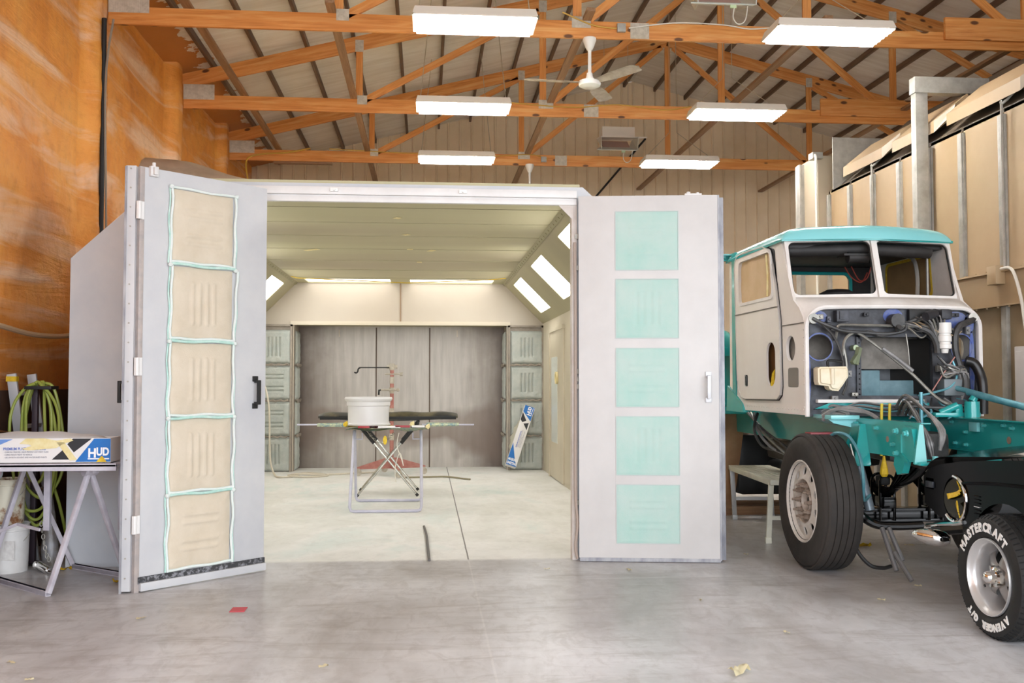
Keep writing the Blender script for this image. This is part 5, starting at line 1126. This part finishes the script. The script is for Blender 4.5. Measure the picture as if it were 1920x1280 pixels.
# pails
def pail(x, y, z, r, h, label, mat, nm='paint_pail'):
    T = thing(nm, label, 'pail', (x, y, z))
    G().lathe([(0, 0), (r*.94, 0), (r*.95, .01), (r, h*.86), (r*1.03, h*.87), (r*1.03, h*.9), (r, h*.91), (r*1.0, h-.01), (r*1.04, h), (r*1.0, h), (r*.97, h-.02), (r*.93, .02), (0, .02)], MX.Identity(4), 36).obj('body', mat, T, local=True)
    G().tube([(r*1.05*cos(a), r*1.05*sin(a)*.2-r*1.02*abs(sin(a))*.9, h*.8-.1*abs(sin(a))) for a in [pi*k/16 for k in range(17)]], .004, 6).obj('bail', M_GALV, T, local=True)
    return T
M_PAIL = P('white_pail_plastic', '#e3e1de', .45, 0, '#d5d2ce', 6); M_RUST = P('paint_stained_tin', '#d8d2bd', .5, .1, '#8a5a34', 7, .52, .62)
p1 = pail(-3.085, 7.72, 0, .145, .35, 'white plastic pail standing on the floor under the trestle', M_PAIL)
G().plate([(-.02+.0, .1), (.1, .1), (.1, .24), (-.02, .24)], [], frame((-3.085, 7.72-.1385, 0), (1, 0, 0), (0, 0, 1)), .001).obj('paper_label', P('worn_paper_label', '#cfcac6', .7, 0, '#e0ddd8', 30), p1)
pail(-3.10, 7.72, .351, .125, .33, 'rust-stained pale tin stacked on the white pail', M_RUST, 'paint_tin')
# green air hose on its post
hp = thing('hose_post', 'dark steel post with an arm, holding the coiled green hose', 'post', (-3.0, 7.98, 0))
G().box((-3.025, 7.96, 0), (-2.985, 8.0, 1.36), .003).obj('post', P('purplish_steel', '#3c3038', .5, .2), hp)
G().box((-3.04, 7.84, 1.34), (-2.84, 8.0, 1.365), .004).obj('arm', M_DARK, hp); G().box((-3.07, 7.9, 0), (-2.94, 8.06, .012)).obj('foot_plate', M_DARK, hp)
pts = []
for k in range(5):
    w_ = (.17, .09, .13, .15, .11)[k]; cx = (-2.965, -2.95, -2.96, -2.93, -2.97)[k]; zb = (.42, .62, .35, .5, .3)[k]; yo = 7.86+.022*k
    for i in range(20):
        a = pi/2+2*pi*i/20; zc_ = (1.385+zb)/2; hh = (1.385-zb)/2
        s_ = (abs(sin(a))**.8)*(1 if sin(a) > 0 else -1)
        pts.append((cx+w_*cos(a)*(1+.12*sin(3*a+k)), yo+.01*cos(a), zc_+hh*s_+.012*(k % 2)))
pts += [(-2.9, 7.95, .8), (-2.82, 8.0, .45), (-2.80, 8.1, .2), (-2.84, 8.3, .03), (-2.95, 8.6, .015)]
o = G().tube(spl(pts, 3), .0115, 8).obj('air_hose', P('yellow_green_hose', '#8c9a3c', .45, 0, '#a3ad55', 6)); tag(o, 'coiled yellow-green air hose hanging on the dark post by the foam wall', 'hose')
# white ladder leaning at the left edge
LD = thing('step_ladder', 'grey-white ladder leaning on the foam wall at the left edge, yellow tape near its top', 'ladder', (-3.1, 8.3, 0))
for a, b in (((-3.04, 8.12, .0), (-3.235, 8.10, 1.46)), ((-3.04, 8.55, .0), (-3.235, 8.5, 1.46))): G().beam(a, b, .07, .03, up=(0, 1, 0), bev=.004).obj('side_rail', P('ladder_grey', '#bfc0c2', .5, .2) if 'ladder_grey' not in bpy.data.materials else bpy.data.materials['ladder_grey'], LD)
for k in range(5): G().box((-3.10-.036*k, 8.13, .25+.26*k), (-3.04-.036*k, 8.53, .28+.26*k), .003).obj('rung', bpy.data.materials['ladder_grey'], LD)
G().box((-3.27, 8.08, 1.40), (-3.19, 8.125, 1.44)).obj('tape_band', M_YTAPE, LD)
# chain with a chrome hose coupler, junk bag
g = G()
for k in range(9):
    t = k/8; c = V((-2.86+.07*t, 7.75-.03*t, .34-.26*sin(t*1.5))); M = MX.Translation(c) @ MX.Rotation(pi/2*(k % 2), 4, 'Z') @ MX.Rotation(pi/2, 4, 'X')
    g.tube([M @ V((.011*cos(a), .019*sin(a), 0)) for a in [2*pi*i/10 for i in range(10)]], .0035, 5, closed=True)
CHN = g.obj('chain', M_GALV, TS); CHN['label'] = 'short steel chain hanging from the far leg frame'
o = G().cyl((-2.84, 7.66, .05), (-2.74, 7.58, .022), .028, n=16).cyl((-2.74, 7.58, .022), (-2.70, 7.55, .02), .019, n=10).cyl((-2.86, 7.675, .05), (-2.84, 7.66, .05), .033, n=16).obj('hose_coupler', M_CHROME); tag(o, 'shiny chrome hose coupler on the floor behind the trestle', 'coupler')
def bagf(u, v):
    a = 2*pi*u; r = .085*(1-.75*v**1.5)+.012*NZ.noise(V((cos(a)*3, sin(a)*3, v*6)))
    return V((-2.85+r*.8*cos(a)-.02*v, 7.93+r*.7*sin(a), .52*v))
g = G().grid(bagf, 26, 18, closeu=True); g.bm.edges.ensure_lookup_table(); bmesh.ops.holes_fill(g.bm, edges=[e for e in g.bm.edges if e.is_boundary])
tag(g.obj('plastic_bag', P('grey_plastic_bag', '#8f8f93', .3, 0, '#6c6257', 9), angle=70), 'slumped grey plastic bag of scraps beside the white pail', 'bag')
o = G().tube(spl([(-3.22, 7.2, 1.87), (-3.25, 8.0, 1.82), (-3.26, 8.6, 1.79), (-3.26, 9.3, 1.81), (-3.2, 9.8, 1.88), (-3.14, 10.0, 1.95)], 6), .022, 8).obj('wall_hose', P('cream_hose', '#cdb492', .5)); tag(o, 'pale cream hose slung along the orange foam wall', 'hose')

# ------------------------------------------------------------------ inside the booth
M_STANDW = P('pale_lilac_tube', '#cdcad6', .45, .1, '#b9b7c6', 6); M_FOILB = P('paint_streaked_foil', '#5c7f92', .4, .3, '#c9cf9a', 22, .45, .58, (1, 3, 3)); M_CHR = P('scuffed_chrome', '#c4c2ba', .25, .9, '#98968c', 14)
ST = thing('work_stand', 'white tube folding stand with a masked top, holding the white wheel rim', 'stand', (-.43, 11.25, 0))
for y0 in (10.78, 11.75):
    p = [(-.80, 11.22+(.0 if y0 < 11 else .08), .85), (-.815, y0+.02, .06), (-.80, y0, .025), (-.77, y0, .017), (-.10, y0, .017), (-.065, y0, .025), (-.05, y0+.02, .06), (-.06, 11.22+(.0 if y0 < 11 else .08), .85)]
    G().tube(p, .0165, 8).obj('leg_frame', M_STANDW, ST)
for x, s in ((-.80, 1), (-.06, -1)): G().tube([(x, 11.2, .83), (x, 11.2, .76), (x+s*.09, 11.2, .76), (x+s*.09, 11.2, .83)], .009, 6).obj('hook_bracket', M_STANDW, ST)
def tf(u, v): return V((-.88+.90*u, 10.93+.62*v, .87+.008*sin(u*14)+.012*NZ.noise(V((u*6, v*6, 3)))))
g = G().grid(tf, 30, 20); bmesh.ops.solidify(g.bm, geom=g.bm.faces[:], thickness=-.04); g.obj('masked_top', M_FOILB, ST, angle=60)
for i, (a, b, m) in enumerate(((-.74, -.52, 'r'), (-.34, -.18, 'r'), (-.62, -.28, 'w'), (-.16, -.02, 'w'))):
    G().box((a, 10.915, .895+.006*(i % 2)), (b, 10.98, .917+.006*(i % 2)), .004).obj('masking_strip', P('red_masking_film', '#a32a30', .4) if m == 'r' and 'red_masking_film' not in bpy.data.materials else (bpy.data.materials['red_masking_film'] if m == 'r' else M_CARD), ST)
for (x, z) in ((-.88, .93), (-.16, .93), (.01, .90)): G().lathe([(0, -.02), (.022, -.012), (.026, .012), (.012, .035), (0, .05)], MX.Translation((x, 10.95, z)) @ MX.Rotation(.5, 4, 'Y'), 7).obj('tape_wad', M_YTAPE if x < -.5 else M_TAPE, ST)
# rods with foil wrapped ends
for nm, a, b, w in (('left', (-1.42, 11.15, .925), (-.80, 11.15, .925), (-1.20, -.86)), ('right', (.53, 11.15, .918), (-.05, 11.15, .922), (.36, 0.0))):
    r = G().cyl(a, b, .009, n=8).obj('support_rod', M_STANDW, ST)
    G().cyl((w[0], 11.15, .922), (w[1], 11.15, .922), .019, .024, n=10).obj('taped_sleeve', P('taped_foil_sleeve', '#d3d6a8', .45, .2, '#6f8f9a', 30) if 'taped_foil_sleeve' not in bpy.data.materials else bpy.data.materials['taped_foil_sleeve'], r)
# chain and cord below the top
g = G()
for k in range(16):
    t = k/15; c = V((-.62+.26*t, 11.0, .83-.10*sin(pi*t))); M = MX.Translation(c) @ MX.Rotation(pi/2*(k % 2), 4, 'X'); g.tube([M @ V((.014*cos(a), .007*sin(a), 0)) for a in [2*pi*i/8 for i in range(8)]], .003, 4, closed=True)
g.obj('chain', M_CHR, ST)
G().tube(spl([(-.30, 11.0, .84), (-.32, 11.0, .70), (-.27, 11.0, .55), (-.25, 11.0, .48), (-.29, 11.0, .62), (-.34, 11.0, .45), (-.33, 11.0, .3)], 6), .005, 5).obj('cord', M_WHITECABLE, ST)
G().plate(blot(-.45, .76, .022, .05, 3), [], frame((0, 10.99, 0), (1, 0, 0), (0, 0, 1)), .006).obj('tape_wad', M_YTAPE, ST)
# wheel rim standing on a taped disc
RM = thing('wheel_rim', 'white painted wheel rim lying flat on the masked stand in the booth', 'rim', (-.645, 11.24, .912))
rp = [(.235, .0), (.245, .006), (.245, .02), (.232, .028), (.226, .05), (.228, .215), (.241, .222), (.242, .262), (.250, .270), (.262, .285), (.265, .30), (.258, .315), (.248, .312), (.238, .27), (.222, .22), (.214, .05), (.225, .0)]
G().lathe(rp, MX.Identity(4), 64, closed=True).obj('barrel', P('fresh_white_paint', '#dcd9d7', .4), RM, local=True)
G().lathe([(.215, .05), (.15, .06), (.14, .05), (.14, .04), (.215, .03)], MX.Identity(4), 40, closed=True).obj('disc', bpy.data.materials['fresh_white_paint'], RM, local=True)
def yd(u, v): a = 2*pi*u; r = .14+.13*v; return V((-.645+r*cos(a), 11.24+r*sin(a), .902+.008*sin(5*a)*v))
g = G().grid(yd, 40, 4, closeu=True); bmesh.ops.solidify(g.bm, geom=g.bm.faces[:], thickness=.004)
tag(g.obj('masking_disc', P('yellow_masking_paper', '#e0cc7c', .7)), 'ring of yellow masking paper under the white wheel rim', 'paper')
# crossed-leg stand behind with a black trim panel across it
XS = thing('crossed_stand', 'chrome cross-legged stand behind the white tube stand', 'stand', (-.45, 12.5, 0))
for y in (12.2, 12.85):
    for a, b in (((-.84, y, .012), (-.10, y, .90)), ((-.10, y+.03, .012), (-.84, y+.03, .90))):
        a = V(a); b = V(b); l = G().cyl(a, b, .013, n=10).obj('leg', M_CHR, XS); G().cyl(a+(b-a)*.72, b, .022, n=10).obj('foam_sleeve', M_DARK, l); G().cyl(a, a+(b-a)*.03, .018, n=10).obj('rubber_foot', M_DARK, l)
G().cyl((-.47, 12.19, .456), (-.47, 12.89, .456), .008, n=8).obj('pivot', M_CHR, XS)
for x in (-.84, -.10): G().cyl((x, 12.15, .905), (x, 12.95, .905), .014, n=8).obj('top_rail', M_DARK, XS)
def bpn(u, v):
    x = -1.30+1.68*v; k = .45+.55*sin(pi*min(1, max(0, v)))**.5; lift = .035*abs(2*v-1)**2
    y, z = ((12.18, 0), (12.18, .055*k), (12.26, .10*k), (12.58, .10*k), (12.66, .05*k), (12.66, 0))[int(round(u*6)) % 6]
    return V((x, y+.01*sin(v*9), .921+lift+z+.006*sin(v*23)*(z > .06)))
g = G().grid(bpn, 6, 40, closeu=True); g.bm.edges.ensure_lookup_table(); bmesh.ops.holes_fill(g.bm, edges=[e for e in g.bm.edges if e.is_boundary])
BP = thing('trim_panel', 'long black and olive body trim panel lying across the chrome stand', 'panel', (-.46, 12.42, .92)); g.obj('panel', P('olive_dusted_black', '#1a1813', .5, 0, '#5b5238', 3, .5, .66), BP, angle=40)
G().box((-1.28, 12.165, .94), (.36, 12.185, .975), .004).obj('lip', M_DARK, BP)
# paint stand with red pole
PS = thing('pole_stand', 'red and white pole stand with hook arms on a finned base, rear of the booth', 'stand', (-.52, 15.1, 0))
z = .14
for i, (h, m) in enumerate(((.38, 'r'), (.10, 'w'), (.22, 'r'), (.16, 'w'), (.22, 'r'), (.09, 'w'), (.06, 'r'), (.10, 'w'), (.10, 'r'))):
    nm = 'faded_red_paint' if m == 'r' else 'sprayed_cream_steel'
    mt = bpy.data.materials.get(nm) or (P(nm, '#a8655c', .6, 0, '#b98277', 12) if m == 'r' else P(nm, '#c9c1b2', .6, 0, '#a79d8c', 12))
    G().cyl((-.52, 15.1, z), (-.52, 15.1, z+h), .03 if i % 2 == 0 else .034, n=14).obj('pole_section', mt, PS); z += h
CRM = bpy.data.materials['sprayed_cream_steel']
G().cyl((-.52, 15.1, z), (-.52, 15.1, z+.10), .04, n=14).cyl((-.60, 15.1, z+.05), (-.44, 15.1, z+.05), .03, n=10).obj('head_clamp', CRM, PS)
a1 = G().cyl((-.56, 15.07, z+.04), (-.99, 15.07, z+.04), .008, n=8).tube(spl([(-.99, 15.07, z+.04), (-1.02, 15.07, z+.02), (-1.03, 15.07, z-.02), (-1.05, 15.07, z-.04), (-1.08, 15.07, z-.03)], 4), .012, 7).obj('hook_arm', M_DARK, PS)
for zz, nm in ((z-.06, 'clamp_screw'),): G().cyl((-.62, 15.08, zz), (-.40, 15.08, zz), .012, n=8).cyl((-.40, 15.08, zz), (-.36, 15.08, zz), .028, n=10).obj(nm, CRM, PS)
G().cyl((-.68, 15.06, 1.275), (-.42, 15.06, 1.275), .016, n=8).lathe([(0, -.03), (.028, -.015), (.028, .015), (0, .03)], MX.Translation((-.43, 15.06, 1.275)), 10).cyl((-.52, 15.1, 1.24), (-.52, 15.1, 1.31), .042, n=12).obj('lower_clamp', CRM, PS)
G().tube([(-.66, 15.06, 1.275), (-.71, 15.06, 1.27), (-.715, 15.06, 1.2)], .014, 7).obj('hook_end', M_DARK, PS)
for k in range(4):
    a = pi/2*k+.25; R = MX.Translation((-.52, 15.1, 0)) @ MX.Rotation(a, 4, 'Z')
    g = G().plate([(0, .10), (.52, .10), (.52, .13), (.08, .26), (0, .26)], [], R @ frame((0, -.012, 0), (1, 0, 0), (0, 0, 1)), -.024); f = g.obj('base_fin', bpy.data.materials['faded_red_paint'], PS)
    c = R @ V((.5, 0, .05)); G().cyl(c+V((0, -.02, 0)), c+V((0, .02, 0)), .05, n=14).box((c.x-.02, c.y-.025, c.z), (c.x+.02, c.y+.025, .11)).obj('caster', CRM, f)
# pale hoses on the floor
o = G().tube(spl([(-2.55, 15.55, 1.40), (-2.46, 15.5, 1.32), (-2.38, 15.4, 1.0), (-2.36, 15.35, .5), (-2.32, 15.2, .2), (-2.22, 14.95, .03), (-2.1, 14.75, .014), (-1.92, 14.9, .014), (-1.86, 15.4, .014), (-1.6, 15.25, .014), (-1.45, 14.95, .014), (-1.7, 14.75, .014), (-2.0, 14.8, .03), (-1.9, 15.05, .03), (-1.5, 15.1, .014), (-1.0, 15.35, .014), (-.75, 15.42, .014)], 8), .014, 8).obj('floor_hose', P('pale_booth_hose', '#cfc6b4', .5)); tag(o, 'pale hose dropping from the left wall and coiling on the booth floor', 'hose')
o = G().tube(spl([(-.30, 14.55, .014), (.1, 14.6, .016), (.3, 14.62, .014), (.5, 14.35, .014), (.62, 14.2, .014)], 6), .012, 8).obj('floor_hose', P('olive_hose', '#8d8468', .5)); tag(o, 'short olive-dusted hose end on the floor right of the pole stand', 'hose')
# carton leaning in the corner
ax = V((.33, .30, .90)).normalized(); xw = V((.92, -.05, -.34)); xw = (xw-ax*xw.dot(ax)).normalized()
Wb = frame(V((1.45, 15.27, .058))-xw*.085+V((0, 0, 0)), ax, -xw)
T2, b2 = carton('masking_film_carton', 'white and blue carton leaning against the rear right filters', Wb, 1.0, .165, .12, False)
G().plate([(0, .004), (.02, .004), (.02, .0), (.27, .162), (0, .162)], [], MX.Translation((0, 0, .0015)), .0006).obj('blue_end_panel', M_BLUEP, b2, local=True)
for i, s in enumerate(('MASKING', 'SHEETING')): text(s, .055, M_WTXT, b2, Wb @ MX.Translation((.095-.06*i, .155, .003)) @ MX.Rotation(-pi/2, 4, 'Z'), 'lettering', .0005, .002, .62, 'LEFT')
def pf(u, v): return Wb @ V((.25+.5*u, .165+.05*v*sin(pi*u)**.5+.01*sin(u*20)*v, -.03-.05*v))
g = G().grid(pf, 24, 6); bmesh.ops.solidify(g.bm, geom=g.bm.faces[:], thickness=.003); g.obj('film_roll', P('cloudy_film', '#d6d3c2', .5), T2, angle=60)
o = G().lathe([(.06, 0), (.085, 0), (.085, .03), (.06, .03)], frame((1.826, 13.86, 1.452), (0, 1, 0), (0, 0, 1)) @ MX.Rotation(pi, 4, 'X'), 24, closed=True).obj('tape_roll', M_TAPE); tag(o, 'roll of masking tape hung on the right-hand booth wall door', 'tape')
o = G().tube(spl([(-.02, 9.65, .012), (.004, 9.1, .012), (.016, 8.4, .012), (.025, 7.84, .012)], 6), .012, 6).obj('cord_offcut', P('grey_black_cord', '#5b5653', .6)); tag(o, 'dark cord offcut lying on the pale booth floor near the threshold', 'cord')

# ------------------------------------------------------------------ under the cab and bits on the floor
M_ALU = P('cream_platform', '#d9d5c3', .5, .1, '#c9c5b5', 6); M_ALUG = P('grey_platform_leg', '#b7b5b3', .45, .4)
SS = thing('work_platform', 'cream slatted step platform behind the big truck wheel', 'step stool', (3.18, 9.2, 0))
g = G()
for k in range(7): g.box((2.975+.058*k, 8.45, .53), (3.025+.058*k, 9.93, .548), .003)
g.box((2.965, 8.42, .505), (3.39, 8.46, .55), .005).box((2.965, 9.92, .505), (3.39, 9.96, .55), .005).box((2.965, 8.45, .50), (2.985, 9.93, .545), .003).box((3.37, 8.45, .50), (3.39, 9.93, .545), .003)
g.obj('top', M_ALU, SS)
for a, b in (((2.985, 8.47, .52), (2.955, 8.47, 0)), ((3.37, 8.47, .52), (3.40, 8.47, 0)), ((2.985, 9.9, .52), (3.02, 9.94, 0)), ((3.37, 9.9, .52), (3.40, 9.94, 0))):
    l = G().beam(a, b, .045, .03, up=(0, 1, 0), bev=.004).obj('leg', M_ALU if a[1] < 9 else M_ALUG, SS); G().box((b[0]-.026, b[1]-.022, 0), (b[0]+.026, b[1]+.022, .05), .005).obj('rubber_foot', M_ALU if a[1] < 9 else M_ALUG, l)
G().box((3.0, 9.915, .2), (3.39, 9.93, .235)).obj('brace', M_ALUG, SS); G().box((2.98, 8.465, .2), (3.39, 8.48, .235)).obj('brace', M_ALU, SS)
_w = MX.Translation((2.97, 8.47, 0)) @ MX.Rotation(radians(-3.9), 4, 'Z') @ MX.Translation((-2.97, -8.47, 0)) @ SS.matrix_basis; SS.matrix_basis = _w; WM[SS.name] = _w
def pp(u, v):
    z = 1.075-.97*v; x0 = 2.93; x1 = 3.27-.11*max(0, v-.15)
    return V((x0+(x1-x0)*u, 10.12+.035*sin(u*5+v*3)-.05*sin(pi*v)*.5, z+.02*sin(u*6)*v))
g = G().grid(pp, 16, 22); bmesh.ops.solidify(g.bm, geom=g.bm.faces[:], thickness=.003)
tag(g.obj('masking_paper_sheet', P('tan_masking_paper', '#c9a582', .75, 0, '#b8926e', 4), angle=60), 'tan masking paper sheet hanging behind the cab beside the white door', 'paper')
for k, (x, y, r) in enumerate(((3.5, 10.3, .1), (3.7, 10.85, -.15))):
    o = beam_obj('timber_offcut', (x-.5, y, .045+.09*k*0), (x+.5, y+r, .045), .12, .09, M_PINE_D); tag(o, ('brown timber offcut on the floor behind the platform', 'second brown timber offcut lying farther under the truck')[k], 'timber')
def scrap(x, y, s, lab, cat, mat, h=.02, grp=None, nm='tape_scrap'):
    sd = rnd.random()*50; a0 = rnd.random()*6
    def f(u, v):
        p = V(((u-.5)*s*1.6, (v-.5)*s*.55, 0)); p.z = .006+h*max(0, NZ.noise(V((u*3+sd, v*3, sd)))+.25); p = MX.Rotation(a0, 3, 'Z') @ p
        return V((x+p.x, y+p.y, p.z))
    g = G().grid(f, 7, 5); bmesh.ops.solidify(g.bm, geom=g.bm.faces[:], thickness=.002)
    return tag(g.obj(nm, mat, angle=80), lab, cat, grp)
for x, y, s in ((-1.674, 6.1, .04), (.9, 7.43, .03), (2.58, 7.92, .03), (4.107, 8.236, .05), (-2.05, 5.2, .03), (-.5, 5.0, .03), (2.0, 5.45, .03), (1.75, 6.3, .025), (2.9, 6.2, .03), (3.35, 6.6, .03), (-1.85, 4.9, .025), (1.5, 7.35, .04)):
    scrap(x, y, s, 'small pale scrap of masking tape on the concrete floor', 'scrap', M_SCRAP, .012, 'tape scraps on the concrete')
tag(G().box((-1.19, 6.23, .001), (-1.10, 6.35, .004), 0, MX.Translation((0, 0, 0))).obj('red_scrap', P('red_scrap', '#d0505a', .6)), 'small flat red scrap on the concrete in front of the left door', 'scrap')
scrap(1.50, 4.73, .085, 'twisted yellowish tape scrap at the lower edge, nearest the camera', 'scrap', M_SCRAP, .05)
scrap(3.588, 7.45, .07, 'crumpled white paper scrap on the floor right of the truck wheel', 'scrap', M_CARD, .04, nm='paper_scrap')
scrap(3.66, 8.2, .12, 'bright yellow tape wad on a tube end under the truck axle', 'scrap', M_YTAPE, .05)
scrap(-2.15, 7.2, .05, 'yellow scrap at the foot of the left folding door', 'scrap', M_YTAPE, .03)
scrap(-2.66, 7.7, .05, 'yellowish scrap beside the far foot of the trestle', 'scrap', M_YTAPE, .03)
